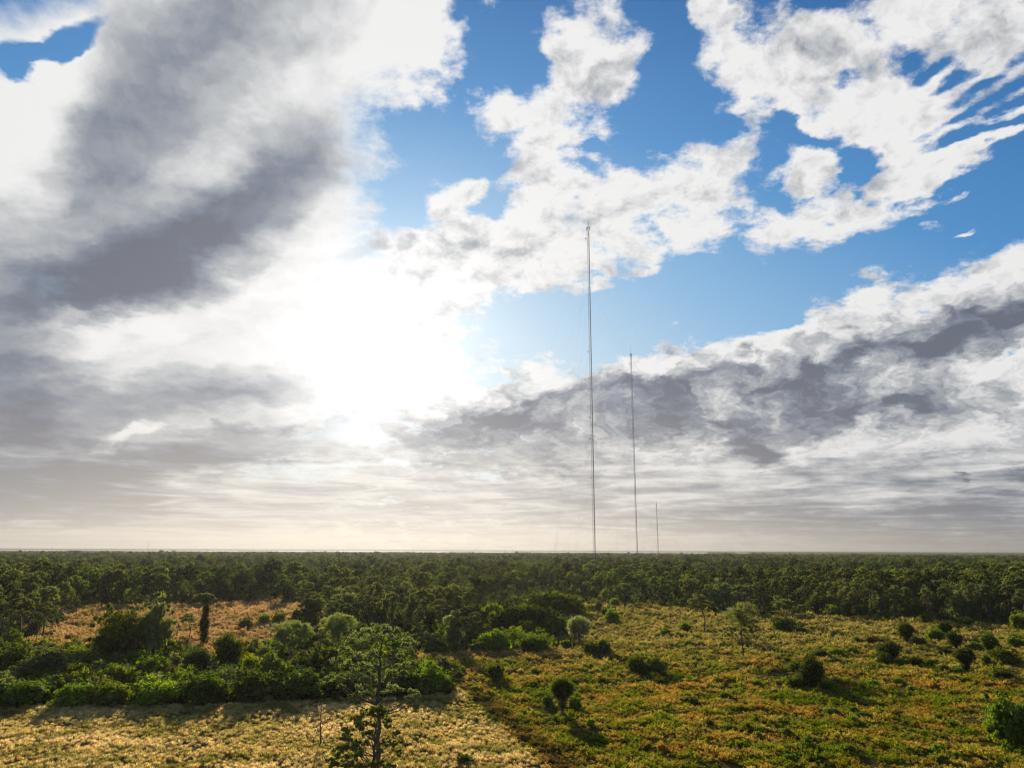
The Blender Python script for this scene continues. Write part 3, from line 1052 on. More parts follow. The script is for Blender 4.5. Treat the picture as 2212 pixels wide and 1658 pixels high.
NEAR = zc([(700, 1040, 60), (760, 1030, 60), (830, 1040, 45), (640, 1080, 60), (570, 1130, 60), (530, 1190, 50), (580, 1230, 50), (800, 1100, 40), (860, 1150, 45), (880, 1210, 35),
           (660, 1290, 45), (430, 1250, 40), (400, 1350, 45), (450, 1290, 45), (550, 1380, 45), (620, 1400, 45), (500, 1440, 50), (400, 1450, 55), (320, 1490, 50), (360, 1540, 60), (450, 1540, 55),
           (560, 1520, 50), (250, 1570, 30), (960, 1290, 38), (1000, 1370, 38), (920, 1400, 38), (850, 1390, 38), (780, 1480, 40), (990, 1480, 28), (700, 1620, 60), (620, 1640, 60), (800, 1620, 50),
           (500, 1630, 60), (640, 1180, 40), (720, 1200, 30), (300, 1620, 50), (400, 1640, 50), (900, 1640, 40)])
hero('young_pine', 1735, 800, [(800, 1735), (805, 1645), (810, 1592), (812, 1560), (812, 1540)], NEAR,
     'low open-crowned young pine at the bottom edge, in front of the tall pine trunk', 6, .22, leaf_mat('young_pine_needles', (.26, .30, .02), (.34, .37, .04), (.42, .42, .14), trans=.65, gloss=.04), 80, .26, .12, 1 / 13.5)
DEADP = [(693, 1520, 14), (680, 1535, 12), (707, 1538, 12), (688, 1553, 10), (702, 1560, 9), (684, 1570, 8), (712, 1552, 8), (670, 1546, 8)]
hero('bare_sapling', 1608, 693, [(693, 1608), (693, 1570), (694, 1530), (694, 1512)], DEADP,
     'thin half-dead pine sapling with sparse brown needles left of the tall pine', 7, .13, leaf_mat('brown_needles', (.09, .06, .03), (.15, .10, .05), None, trans=.3, gloss=.02), 5, .22, .07, 1 / 13.0)

# ------------------------------------------------------------------ hand-placed trees, shrubs and palms
T, B, PT = 'tree', 'shrub', 'palm'
P('oak_tree', 'oak_a', 252, 1428, 1308, 118, 'larger dark domed oak with a flat wide top, left of the vine-covered trunk', T)
P('oak_tree', 'oak_b', 325, 1424, 1293, 82, 'taller rounded oak crown joined to the right side of the wide dark oak', T)
P('vine_wrapped_tree', 'vine_column', 438, 1392, 1273, 62, 'slender tree whose trunk is wrapped in vines under a flat crown, before the left clearing', T)
P('pine_tree', 'pine_d', 408, 1384, 1320, 40, 'small leaning pine just left of the vine-wrapped trunk', T)
P('broadleaf_tree', 'mop_b', 490, 1446, 1361, 72, 'rounded dark broadleaf tree right of the vine-wrapped trunk', T)
P('broadleaf_tree', 'mop_b', 421, 1458, 1393, 62, 'dome-headed green tree below the vine-wrapped trunk', T)
P('shrub', 'bush_a', 365, 1416, 1370, 34, 'small upright green shrub at the right foot of the oaks', B)
P('pine_tree', 'pine_wide', 624, 1452, 1336, 96, 'grey-green pine with a visible pale trunk at the right end of the left clearing', T)
P('pine_tree', 'pine_a', 14, 1395, 1247, 46, 'tall narrow pine cut by the left edge of the picture', T)
P('pine_tree', 'pine_b', 38, 1405, 1283, 64, 'pine with tufted layered crown near the left edge', T)
P('pine_tree', 'pine_d', 88, 1398, 1292, 36, 'thin pine standing at the left end of the left clearing', T)
P('pine_tree', 'pine_a', 60, 1380, 1272, 40, 'pine between the tufted pine and the left clearing', T)
P('pine_tree', 'pine_b', 78, 1392, 1318, 34, 'short pine in front of the left clearing edge', T)
for a in ((55, 1521, 1462, 128, 'lime_a', 'bright lime-green bush at the left edge of the dark hedge'),
          (160, 1526, 1466, 95, 'bush_b', 'bush right of the lime-green one in the front of the hedge'),
          (243, 1523, 1465, 95, 'bush_a', 'bush under the yellow-topped shrub in the front of the hedge'),
          (338, 1521, 1460, 108, 'bush_c', 'light-topped bush in the front of the hedge, below the large oaks'),
          (440, 1517, 1442, 112, 'dark_a', 'dark bush in the middle of the hedge front'),
          (545, 1512, 1440, 115, 'dark_b', 'dark bush in the hedge front, left of the pale-trunked pine foot'),
          (655, 1508, 1438, 120, 'dark_c', 'very dark bush in the hedge behind the half-dead sapling'),
          (740, 1503, 1445, 90, 'dark_a', 'dark bush in the hedge directly left of the tall pine trunk'),
          (22, 1462, 1383, 96, 'dark_b', 'tall dark bush at the left edge, below the narrow pine'),
          (98, 1468, 1398, 104, 'oak_b', 'grey-green tree rising from the left part of the hedge'),
          (168, 1480, 1428, 84, 'bush_a', 'dull green bush behind the hedge front at the left'),
          (243, 1492, 1428, 90, 'lime_b', 'yellow-topped shrub in the middle row of the hedge'),
          (322, 1470, 1406, 90, 'bush_b', 'pale feathery bush below the domed oaks'),
          (395, 1490, 1440, 70, 'bush_c', 'green bush under the dome-headed tree'),
          (490, 1485, 1432, 80, 'dark_c', 'dark bush under the rounded broadleaf tree'),
          (575, 1478, 1418, 60, 'dark_a', 'dark upright bush left of the pale-trunked pine'),
          (540, 1462, 1405, 50, 'bush_a', 'green bush between the rounded tree and the pale-trunked pine'),
          (680, 1470, 1400, 80, 'dark_b', 'dark bush right of the pale-trunked pine'),
          (930, 1494, 1432, 96, 'lime_c', 'bright yellow-green bush right of the tall pine crown'),
          (880, 1498, 1440, 80, 'dark_c', 'dark bush behind the right limbs of the tall pine'),
          (965, 1497, 1462, 46, 'dark_a', 'low dark bush where the hedge meets the orange field'),
          (832, 1500, 1450, 80, 'dark_b', 'dark bush behind the tall pine trunk'),
          (150, 1440, 1395, 70, 'bush_c', 'mid-green bush at the left foot of the wide dark oak'),
          (200, 1458, 1405, 80, 'dark_a', 'dark bush under the wide dark oak'),
          (290, 1452, 1402, 80, 'dark_c', 'shaded bush between the two oak stems'),
          (60, 1440, 1402, 60, 'lime_a', 'sunlit bush below the tufted pine near the left edge')):
    P('hedge_bush' if 'bush' in a[5] else 'broadleaf_tree' if a[4].startswith('oak') else 'shrub', a[4], a[0], a[1], a[2], a[3], a[5], T if a[4].startswith('oak') else B)
for a in ((530, 1358, 1331, 38, 'dark_a', 'small dark bush alone in the left clearing'),
          (570, 1347, 1322, 34, 'bush_a', 'left one of the joined bushes on the left clearing'),
          (602, 1345, 1318, 38, 'bush_b', 'right one of the joined bushes on the left clearing'),
          (642, 1352, 1312, 38, 'dark_b', 'bush at the right end of the left clearing'),
          (670, 1366, 1302, 42, 'mop_b', 'upright vine-hung tree at the right end of the left clearing')):
    P('shrub', a[4], a[0], a[1], a[2], a[3], a[5], B)
for a in ((727, 1438, 1320, 90, 'pine_wide', 'grey pine behind the left limbs of the tall pine'),
          (772, 1430, 1339, 66, 'pine_c', 'round-topped grey pine touching the top left of the tall pine crown'),
          (690, 1420, 1345, 60, 'pine_b', 'greyish pine left of the pair behind the tall pine'),
          (742, 1352, 1276, 88, 'oak_b', 'large rounded grey-green tree above the tall pine crown'),
          (806, 1352, 1297, 58, 'oak_b', 'dark round tree above and right of the tall pine top'),
          (925, 1366, 1303, 42, 'mop_a', 'green vine-hung tree with a rounded head above the right clearing edge'),
          (913, 1326, 1286, 27, 'palm_ball', 'small round-headed palm above the vine-hung tree'),
          (848, 1352, 1321, 32, 'lime_a', 'small bright green round shrub in the middle forest edge'),
          (973, 1347, 1300, 40, 'oak_b', 'grey dome-headed tree left of the dark mounds'),
          (1010, 1372, 1305, 60, 'pine_c', 'pale pine with a flat crown touching the left end of the dark mounds'),
          (972, 1360, 1326, 36, 'palm_grey', 'grey rounded palm head beside the pale flat-crowned pine'),
          (880, 1360, 1308, 44, 'pine_a', 'grey-green pine left of the vine-hung rounded tree'),
          (1608, 1423, 1301, 106, 'pine_airy', 'sparse pine with a long bare trunk alone in the right field'),
          (1522, 1366, 1277, 60, 'pine_d', 'small pine with a thin bare trunk left of the sparse tall pine'),
          (1350, 1318, 1256, 58, 'pine_c', 'spreading pale pine behind the ball-headed palm'),
          (1609, 1330, 1258, 66, 'pine_a', 'broad leafy pine at the forest edge behind the sparse tall pine'),
          (1700, 1352, 1290, 66, 'pine_c', 'pale-crowned pine over a dark bush at the top of the right field'),
          (1740, 1345, 1302, 50, 'pine_a', 'second pale pine over the dark bush, the right one of the pair'),
          (1405, 1312, 1262, 16, 'pine_b', 'very thin pine at the forest edge right of the spreading pale pine')):
    nm = 'pine_tree' if a[4].startswith('pine') else 'palm_tree' if a[4].startswith('palm') else 'shrub' if a[4].startswith('lime') else 'broadleaf_tree'
    P(nm, a[4], a[0], a[1], a[2], a[3], a[5], {'pine_tree': T, 'palm_tree': PT, 'shrub': B, 'broadleaf_tree': T}[nm])
P('vine_mound', 'mound_b', 1138, 1366, 1297, 206, 'long dark vine-covered thicket mound, the nearer of the two', 'thicket', rot=.1)
P('vine_mound', 'mound_a', 1190, 1328, 1272, 176, 'long green-topped thicket mound behind the darker one', 'thicket', rot=-.15)
P('vine_mound', 'mound_a', 1065, 1352, 1298, 90, 'lighter green mound at the left end of the long dark thicket', 'thicket', rot=.4)
for a in ((1197, 1372, 1322, 74, 'bush_b', 'feathery green bush in front of the right end of the dark mound'),
          (1142, 1380, 1337, 64, 'bush_a', 'green bush in front of the middle of the dark mound'),
          (1073, 1404, 1354, 82, 'lime_b', 'leafy bright bush, leftmost large one of the row before the mounds'),
          (1155, 1404, 1360, 84, 'bush_c', 'wide bush at the right end of the row before the mounds'),
          (1115, 1392, 1350, 50, 'bush_a', 'bush between the two wide ones in the row before the mounds'),
          (968, 1392, 1355, 80, 'bush_b', 'wide low bush under the pale flat-crowned pine'),
          (915, 1390, 1355, 34, 'bush_a', 'small round bush at the left end of the row before the mounds'),
          (1025, 1390, 1358, 46, 'dark_a', 'dark bush just left of the leafy bright one'),
          (1222, 1400, 1376, 36, 'clump_c', 'straw-coloured low bush left of the grey fan palm'),
          (1275, 1412, 1381, 44, 'dark_c', 'dark low bush below the grey fan palm'),
          (1305, 1414, 1377, 38, 'dark_b', 'dark bush at the right end of the pair below the grey fan palm'),
          (1070, 1470, 1423, 46, 'bush_c', 'open green shrub alone in the orange field right of the bright hedge bush'),
          (1183, 1524, 1494, 32, 'bush_a', 'green shrub at the left foot of the dark round-headed palm'),
          (1242, 1530, 1498, 36, 'bush_b', 'green shrub at the right foot of the dark round-headed palm'),
          (1376, 1452, 1407, 54, 'dark_a', 'left half of the dark thicket in the middle of the orange field'),
          (1415, 1456, 1414, 58, 'dark_c', 'right half of the dark thicket in the middle of the orange field'),
          (1324, 1343, 1312, 40, 'lime_a', 'bright loose shrub under the ball-headed palm'),
          (1480, 1365, 1340, 30, 'bush_a', 'round dense shrub left of the small bare-trunked pine'),
          (1438, 1373, 1355, 28, 'lime_c', 'bright low shrub left of the round dense shrub'),
          (1693, 1362, 1330, 60, 'dark_b', 'dark bush under the pale-crowned pine at the top of the right field'),
          (1727, 1368, 1348, 40, 'dark_a', 'low dark bush trailing right from under the pale-crowned pine'),
          (1805, 1331, 1303, 54, 'bush_a', 'rounded green bush against the forest edge on the right'),
          (1918, 1338, 1322, 30, 'dark_a', 'small dark bush against the forest edge, right of the rounded green one'),
          (2000, 1345, 1322, 34, 'bush_b', 'green bush near the forest edge above the pair of round bushes'),
          (2085, 1352, 1330, 44, 'dark_c', 'low wide dark bush near the forest edge at the right'),
          (1775, 1419, 1398, 42, 'bush_a', 'left end bush of the low green hedge behind the large dark mop of vines'),
          (1808, 1415, 1394, 44, 'bush_c', 'middle bush of the low green hedge in the right field'),
          (1840, 1412, 1392, 36, 'bush_b', 'right end bush of the low green hedge in the right field'),
          (1722, 1450, 1425, 46, 'lime_b', 'bright shrub at the left side of the large dark mop of vines'),
          (1720, 1484, 1452, 60, 'dark_a', 'dark low bush spreading left of the large mop of vines'),
          (1795, 1490, 1465, 44, 'dark_b', 'dark low bush at the right foot of the large mop of vines'),
          (1905, 1430, 1408, 56, 'lime_c', 'bright foliage at the foot of the broad dark vine mound'),
          (1985, 1392, 1372, 36, 'dark_c', 'dark bush at the right foot of the upright vine mop'),
          (1880, 1388, 1372, 24, 'dark_a', 'small dark bush left of the broad vine mound'),
          (2022, 1384, 1352, 40, 'bush_c', 'bush at the left foot of the far round vine mops'),
          (2042, 1416, 1396, 40, 'dark_b', 'low dark bush above the mushroom-shaped vine mop'),
          (2110, 1402, 1384, 40, 'bush_a', 'green bush left of the large double vine mop'),
          (2170, 1430, 1395, 62, 'dark_c', 'spreading foot of the large double vine mop'),
          (1980, 1434, 1418, 34, 'dark_a', 'low dark bush right of the broad vine mound'),
          (2012, 1438, 1420, 30, 'bush_a', 'low bush between the broad mound and the mushroom-shaped mop'),
          (1955, 1436, 1420, 28, 'lime_a', 'small bright bush right of the broad vine mound foot'),
          (2006, 1409, 1398, 20, 'dark_b', 'tiny dark bush in the middle of the cluster of vine mops'),
          (2040, 1452, 1430, 26, 'lime_b', 'small bright bush left of the mushroom-shaped mop foot'),
          (2070, 1456, 1436, 30, 'bush_b', 'small bush at the left foot of the mushroom-shaped mop'),
          (2165, 1462, 1442, 50, 'dark_a', 'low dark bush at the right border under the double vine mop'),
          (2205, 1360, 1318, 46, 'bush_b', 'tall green bush cut by the right edge near the forest'),
          (2200, 1398, 1372, 50, 'lime_c', 'bright bush at the right edge beside the double vine mop'),
          (2195, 1612, 1490, 118, 'lime_a', 'large bright loose bush cut by the right edge in the foreground'),
          (2160, 1560, 1512, 60, 'lime_b', 'lower left lobe bush beside the large bright foreground bush'),
          (2130, 1432, 1412, 26, 'dark_b', 'low bush touching the left of the double vine mop foot')):
    P('shrub', a[4], a[0], a[1], a[2], a[3], a[5], B)
for a in ((1757, 1487, 1408, 62, 'mop_b', 'large dark mop of vines casting a long shadow in the right field'),
          (1958, 1390, 1340, 40, 'mop_a', 'upright vine mop behind the broad one in the right field'),
          (1922, 1427, 1381, 60, 'mop_b', 'broad dark vine mound in the right field'),
          (2045, 1380, 1340, 34, 'mop_c', 'far round-headed vine mop, the left one of the touching pair'),
          (2063, 1397, 1360, 38, 'mop_b', 'round vine mop just below and right of the far round-headed one'),
          (2088, 1454, 1395, 50, 'mop_c', 'mushroom-shaped vine mop with a narrow foot near the right edge'),
          (2143, 1420, 1362, 42, 'mop_a', 'upper lobe of the large double vine mop near the right edge')):
    P('vine_clump', a[4], a[0], a[1], a[2], a[3], a[5], 'vine clump')
P('palm_tree', 'palm_a', 1215, 1546, 1460, 54, 'dark round-headed palm with a skirt of dead fronds in the orange field', PT)
P('palm_tree', 'palm_grey', 1251, 1389, 1327, 54, 'grey fan palm with a large round head right of the mounds', PT)
P('palm_tree', 'palm_ball', 1329, 1330, 1289, 25, 'ball-headed palm on a thin trunk at the top of the orange field', PT)

UX = np.array(USED)


def free(x, y, pad=0.0):
    d = np.hypot(UX[:, 0][None] - np.asarray(x)[:, None], UX[:, 1][None] - np.asarray(y)[:, None])
    return (d > UX[:, 2][None] + pad).all(1)


# ------------------------------------------------------------------ small green clumps in the fields (individuals)
rng = np.random.default_rng(77)
n_small = 0
tries = 0
while n_small < 170 and tries < 5000:
    tries += 1
    px = rng.uniform(980, 2240)
    py = 1325 + 325 * rng.random() ** 1.15
    if rng.random() < (.55 if px < 1400 else 0) or (py > 1520 and rng.random() < .5):
        continue
    g = ground(px, py)
    if not is_open(np.array([g[0]]), np.array([g[1]]))[0] or not free([g[0]], [g[1]], 1.0)[0]:
        continue
    D = np.hypot(*g)
    wpx = rng.uniform(1.6, 3.6) * 1600 / D
    hp = rng.uniform(.8, 1.9)
    key = ('clump_a', 'clump_b', 'clump_c', 'bush_a', 'dark_a')[int(rng.choice(5, p=[.25, .3, .25, .1, .1]))]
    if py < 1420:
        lab, grp = 'low green clump dotted over the far half of the right field', 'low green clumps in the far half of the right field'
    else:
        lab, grp = 'low green clump among the orange tussocks of the near right field', 'low green clumps in the near right field'
    _, h0, w0 = LIB[key]
    instance_thing('low_shrub', key, (g[0], g[1], 0), wpx * D / 1600 / w0, hp / h0, rng.random() * 6.283, lab, 'shrub', grp)
    n_small += 1

# ------------------------------------------------------------------ forest
rng = np.random.default_rng(3)
FX, FY, FS = [], [], []
for (a, b, sp, k) in ((118, 520, 7.8, 1.0), (520, 1000, 8.6, 1.05), (1000, 2000, 11.5, 1.2), (2000, 3200, 17.0, 1.5)):
    x, y = grid_points(rng, a, b, sp, half=1.05)
    r = np.hypot(x, y)
    keep = (r < 3300) & ~is_open(x, y)
    px, py = project(x, y)
    keep &= ~(inside(px, py, HEDGE)) & ~(inside(px, py, MOUNDS)) & (py < 1450)
    # trees thin out next to the clearings
    keep &= rng.random(len(x)) > .10 + .22 * (np.sin(x * .041 + 1) * np.sin(y * .033) > .35)
    x, y = x[keep], y[keep]
    m = free(x, y, 1.0) if a < 600 else np.ones(len(x), bool)
    FX.append(x[m])
    FY.append(y[m])
    FS.append(np.full(m.sum(), k))
FX, FY, FS = map(np.concatenate, (FX, FY, FS))
big = (np.sin(FX * .013 + 1.3) * np.sin(FY * .011) + rng.normal(0, 1.1, len(FX)))
FH = np.clip(12.8 + 2.6 * big, 7.0, 20.0)
FH = np.where(rng.random(len(FX)) < .06, FH + 3.5, FH)
FPXX, FPY = project(FX, FY)
FD = np.hypot(FX, FY)
inview = (FPXX > -20) & (FPXX < 2232)
order = np.argsort(np.where(inview, FD, 1e9))[:285]
chosen = np.zeros(len(FX), bool)
chosen[order] = True
KEYS = ['pine_a', 'pine_b', 'pine_c', 'pine_d', 'oak_b', 'oak_a']
FK = rng.choice(6, len(FX), p=[.27, .20, .20, .15, .12, .06])


def region(px, py):
    if px < 680:
        if py > 1330:
            return 'grey-green tree left of or before the left clearing', 'trees beside the left clearing'
        return ('grey-green forest tree in the front rows behind the left clearing', 'front rows of forest behind the left clearing')
    if px < 1290:
        if py > 1320:
            return 'dusky forest tree between the left clearing and the vine mounds', 'trees between clearing and mounds'
        return 'hazy forest tree in the rows behind the vine mounds', 'forest rows behind the mounds'
    if px < 1680:
        return 'dull green forest tree in the front rows above the orange field', 'front rows of forest above the orange field'
    return 'deep green forest tree in the front rows at the right side', 'front rows of forest at the right'


for i in order:
    k = KEYS[FK[i]]
    _, h0, w0 = LIB[k]
    lab, grp = region(FPXX[i], FPY[i])
    hh = FH[i] * (.62 if k == 'oak_a' else .75 if k == 'oak_b' else 1)
    wdt = hh / h0 * rng.uniform(.7, 1.2)
    instance_thing('pine_tree' if k.startswith('pine') else 'broadleaf_tree', k, (FX[i], FY[i], 0), wdt, hh / h0, rng.random() * 6.283, lab, 'tree', grp)

# ---- instanced stuff --------------------------------------------------------


def scatter(name, pts, scales, rots, which, templates, label, cat):
    """one uncountable mass in ONE object: its mesh holds the plant shapes and the points they grow on,
    and geometry nodes copy the shapes onto the points"""
    npt = len(pts)
    Vs, Fs, mats, midx, role = [np.asarray(pts, float)], [], [], [], [np.full(npt, -1)]
    off = npt
    for k, me_t in enumerate(templates):
        nv = len(me_t.vertices)
        v = np.empty(nv * 3, np.float32)
        me_t.vertices.foreach_get('co', v)
        Vs.append(v.reshape(-1, 3))
        f = np.empty(len(me_t.loops), np.int32)
        me_t.loops.foreach_get('vertex_index', f)
        Fs.append(f.reshape(-1, 4) + off)
        off += nv
        role.append(np.full(nv, k))
        mt = me_t.materials[0]
        if mt not in mats:
            mats.append(mt)
        midx.append(np.full(len(Fs[-1]), mats.index(mt)))
    me = mesh_from(name, np.concatenate(Vs), np.concatenate(Fs), mats[0])
    for mt in mats[1:]:
        me.materials.append(mt)
    me.polygons.foreach_set('material_index', np.concatenate(midx).astype(np.int32))
    ext = off - npt
    for nm, ty, arr in (('scl', 'FLOAT_VECTOR', np.concatenate([scales, np.ones((ext, 3))])), ('rot', 'FLOAT', np.concatenate([rots, np.zeros(ext)])),
                        ('which', 'INT', np.concatenate([which, np.full(ext, -1)])), ('role', 'INT', np.concatenate(role))):
        at = me.attributes.new(nm, ty, 'POINT')
        at.data.foreach_set('vector' if ty == 'FLOAT_VECTOR' else 'value', np.asarray(arr, np.float32 if ty != 'INT' else np.int32).reshape(-1))
    o = link_obj(name, me)
    ng = bpy.data.node_groups.new(name, 'GeometryNodeTree')
    ng.interface.new_socket('Geometry', in_out='INPUT', socket_type='NodeSocketGeometry')
    ng.interface.new_socket('Geometry', in_out='OUTPUT', socket_type='NodeSocketGeometry')
    n, l = ng.nodes, ng.links
    gi, go = n.new('NodeGroupInput'), n.new('NodeGroupOutput')
    join = n.new('GeometryNodeJoinGeometry')

    def attr(nm, ty):
        a = n.new('GeometryNodeInputNamedAttribute')
        a.data_type = ty
        a.inputs[0].default_value = nm
        return a.outputs[0]
    ro = attr('role', 'INT')
    s = attr('scl', 'FLOAT_VECTOR')
    r = n.new('ShaderNodeCombineXYZ')
    l.new(attr('rot', 'FLOAT'), r.inputs[2])

    def pick(sock, val):
        c = n.new('FunctionNodeCompare')
        c.data_type = 'INT'
        c.operation = 'EQUAL'
        l.new(sock, c.inputs[2])
        c.inputs[3].default_value = val
        g = n.new('GeometryNodeSeparateGeometry')
        g.domain = 'POINT'
        l.new(c.outputs[0], g.inputs['Selection'])
        return g
    base = pick(ro, -1)
    l.new(gi.outputs[0], base.inputs['Geometry'])
    w = attr('which', 'INT')
    for k in range(len(templates)):
        tp = pick(ro, k)
        l.new(gi.outputs[0], tp.inputs['Geometry'])
        pp = pick(w, k)
        l.new(base.outputs[0], pp.inputs['Geometry'])
        ip = n.new('GeometryNodeInstanceOnPoints')
        l.new(pp.outputs[0], ip.inputs['Points'])
        l.new(tp.outputs[0], ip.inputs['Instance'])
        l.new(r.outputs[0], ip.inputs['Rotation'])
        l.new(s, ip.inputs['Scale'])
        l.new(ip.outputs[0], join.inputs[0])
    l.new(join.outputs[0], go.inputs[0])
    md = o.modifiers.new('scatter', 'NODES')
    md.node_group = ng
    tag(o, label, cat, None, 'stuff')
    return o


def tpl(name, mesh):
    return mesh


rest = ~chosen
TM = [tpl('forest_tree_source', make_pine(101, 15, 9.0, .50, 7, 34, L=.70, W=.46, mat=M_FOREST, dens=.75, stray=2)[1]),
      tpl('forest_tree_source', make_pine(102, 15, 8.0, .58, 6, 34, L=.70, W=.46, flat=.7, mat=M_FOREST, dens=.75, stray=2)[1]),
      tpl('forest_tree_source', make_pine(103, 15, 10.0, .45, 9, 34, L=.70, W=.46, flat=.5, mat=M_FOREST, dens=.75, stray=3)[1]),
      tpl('forest_tree_source', make_dome(104, 8, 8, 12, 46, 42, .5, .3, M_FOREST, low=.15, jag=.25))]
which = rng.choice(4, rest.sum(), p=[.32, .24, .26, .18])
sc_h = FH[rest] / 15.0
sc_w = sc_h * FS[rest] * rng.uniform(.65, 1.25, rest.sum())
scatter('forest', np.stack([FX[rest], FY[rest], 0 * FX[rest]], 1), np.stack([sc_w, sc_w, sc_h], 1), rng.random(rest.sum()) * 6.283, which, TM,
        'pine forest running to the horizon behind the clearings', 'forest')

# undergrowth at the forest edges and in the hedge
ux, uy = grid_points(rng, 118, 620, 4.2, half=1.05)
px, py = project(ux, uy)
k = ~is_open(ux, uy) & (py < 1530)
k &= (rng.random(len(ux)) < .55) | inside(px, py, HEDGE)
ux, uy = ux[k], uy[k]
inh = inside(*project(ux, uy), HEDGE)
UT = [tpl('undergrowth_source', make_dome(110, 5, 5, 3.0, 30, 45, .34, .2, M_DARK, jag=.3)),
      tpl('undergrowth_source', make_dome(111, 4.5, 4.5, 3.4, 30, 45, .34, .2, M_BROAD, jag=.4)),
      tpl('undergrowth_source', make_dome(112, 4, 4, 3.6, 26, 45, .34, .2, M_PINE, jag=.4))]
us = rng.uniform(.6, 1.25, len(ux)) * np.where(inh, 1.15, .8)
scatter('undergrowth', np.stack([ux, uy, 0 * ux], 1), np.stack([us, us, us * rng.uniform(.7, 1.15, len(ux))], 1), rng.random(len(ux)) * 6.283, rng.integers(0, 3, len(ux)), UT,
        'dark undergrowth filling the hedge and the feet of the forest', 'undergrowth')

# tussocks of dry grass in the clearings
gx, gy, gs = [], [], []
for (a, b, sp, s) in ((60, 172, .72, .92), (170, 240, 1.25, 1.2), (240, 340, 1.7, 1.5), (340, 520, 2.3, 1.9)):
    x, y = grid_points(rng, a, b, sp, half=.95, jit=.5)
    nz = .6 * vnoise(x, y, 3.2, 1) + .4 * vnoise(x, y, 7.5, 2) + np.where(((x - BLA[0]) * bl_n[0] + (y - BLA[1]) * bl_n[1] > 0), .12, 0)
    k = is_open(x, y) & (nz > rng.uniform(.14, .60, len(x)))
    gx.append(x[k])
    gy.append(y[k])
    gs.append(np.full(k.sum(), s))
gx, gy, gs = map(np.concatenate, (gx, gy, gs))
pale = ((gx - BLA[0]) * bl_n[0] + (gy - BLA[1]) * bl_n[1] > 0) & (gy < 200)
GT = [tpl('tussock_source', make_tuft(121, 46, .45, .80, .050, M_GRASS, .95, head=14)),
      tpl('tussock_source', make_tuft(122, 40, .50, .65, .055, M_GRASS, 1.1, head=18)),
      tpl('tussock_source', make_tuft(123, 70, .75, .80, .028, M_GRASS, .8, head=0)),
      tpl('tussock_source', make_tuft(124, 64, .85, .62, .030, M_GRASS, 1.0, head=0))]
gw = np.where(pale, rng.integers(2, 4, len(gx)), rng.integers(0, 2, len(gx)))
dens = 5.0 * (.5 * vnoise(gx, gy, 2.3, 5) + .5 * vnoise(gx, gy, 6.0, 6) - .5) + rng.normal(0, .45, len(gx))
gss = gs * rng.uniform(.75, 1.15, len(gx)) * np.where(pale, np.clip(1.0 + .13 * dens, .7, 1.3), np.clip(.92 + .42 * dens, .35, 1.6))
scatter('dry_grass', np.stack([gx, gy, 0 * gx], 1), np.stack([gss, gss, gss * rng.uniform(.75, 1.2, len(gx))], 1), rng.random(len(gx)) * 6.283, gw, GT,
        'dry tan and orange grass tussocks covering the clearings', 'grass')
print('grass', len(gx), 'forest', rest.sum(), 'under', len(ux))

# ------------------------------------------------------------------ far canopy, water, far shore
def far_canopy():
    rg = np.random.default_rng(9)
    az = np.linspace(-.78, .78, 1000)
    r = np.geomspace(3150, 27500, 90)
    A, Rr = np.meshgrid(az, r, indexing='ij')
    Z = 8.5 + rg.uniform(0, 4.5, A.shape) + 2.0 * np.sin(A * 37 + Rr * .002) * np.sin(Rr * .004 + A * 11)
    X, Y = np.sin(A) * Rr, np.cos(A) * Rr
    n, m = A.shape
    V = np.stack([X, Y, Z], -1).reshape(-1, 3)
    i, j = np.meshgrid(np.arange(n - 1), np.arange(m - 1), indexing='ij')
    f = np.stack([i * m + j, i * m + j + 1, (i + 1) * m + j + 1, (i + 1) * m + j], -1)
    # the lake lies between the forest and the far shore on the left and centre
    px = project(X[:-1, :-1], Y[:-1, :-1])[0]
    lake = (px < 1560 + 60 * np.sin(A[:-1, :-1] * 90)) & (Rr[:-1, :-1] > 5400 + 400 * np.sin(A[:-1, :-1] * 23) + 250 * np.sin(A[:-1, :-1] * 71)) & (Rr[:-1, :-1] < 13300 + 500 * np.sin(A[:-1, :-1] * 17))
    f = f[~lake]
    return mesh_from('far_forest', V, f.reshape(-1, 4), M_FOREST)


tag(link_obj('far_forest', far_canopy()), 'level far woodland reaching the horizon beyond the pine forest', 'forest', None, 'stuff')
mw = bpy.data.materials.new('lake_water')
mw.use_nodes = True
bw = mw.node_tree.nodes['Principled BSDF']
bw.inputs['Base Color'].default_value = (.10, .12, .14, 1)
bw.inputs['Roughness'].default_value = .9
bw.inputs['Specular IOR Level'].default_value = .3
NW = Nodes(mw.node_tree)
wv = NW.new('ShaderNodeBump')
wv.inputs['Strength'].default_value = .05
NW.put(wv.inputs['Height'], NW.noise(NW.new('ShaderNodeNewGeometry').outputs['Position'], .05, 3.0, .6))
mw.node_tree.links.new(wv.outputs[0], bw.inputs['Normal'])
aw = np.linspace(-1.0, .40, 60)
wvv = np.concatenate([np.stack([np.sin(aw) * r, np.cos(aw) * r, 0 * aw + .5], 1) for r in (4000, 15000)])
wf_ = np.stack([np.arange(59), np.arange(59) + 60, np.arange(59) + 61, np.arange(59) + 1], 1)
tag(link_obj('lake_water', mesh_from('lake_water', wvv, wf_, mw)), kind='structure')

# ------------------------------------------------------------------ masts
def mast_mat():
    m = bpy.data.materials.new('mast_paint')
    m.use_nodes = True
    N = Nodes(m.node_tree)
    b = m.node_tree.nodes['Principled BSDF']
    z = N.sep(N.new('ShaderNodeTexCoord').outputs['Object'])[2]
    band = N.math('GREATER_THAN', N.math('FRACT', N.math('DIVIDE', z, 130.0)), .5)
    N.put(b.inputs['Base Color'], N.mix(band, (.22, .09, .05), (.26, .26, .25)))
    b.inputs['Roughness'].default_value = .6
    return m


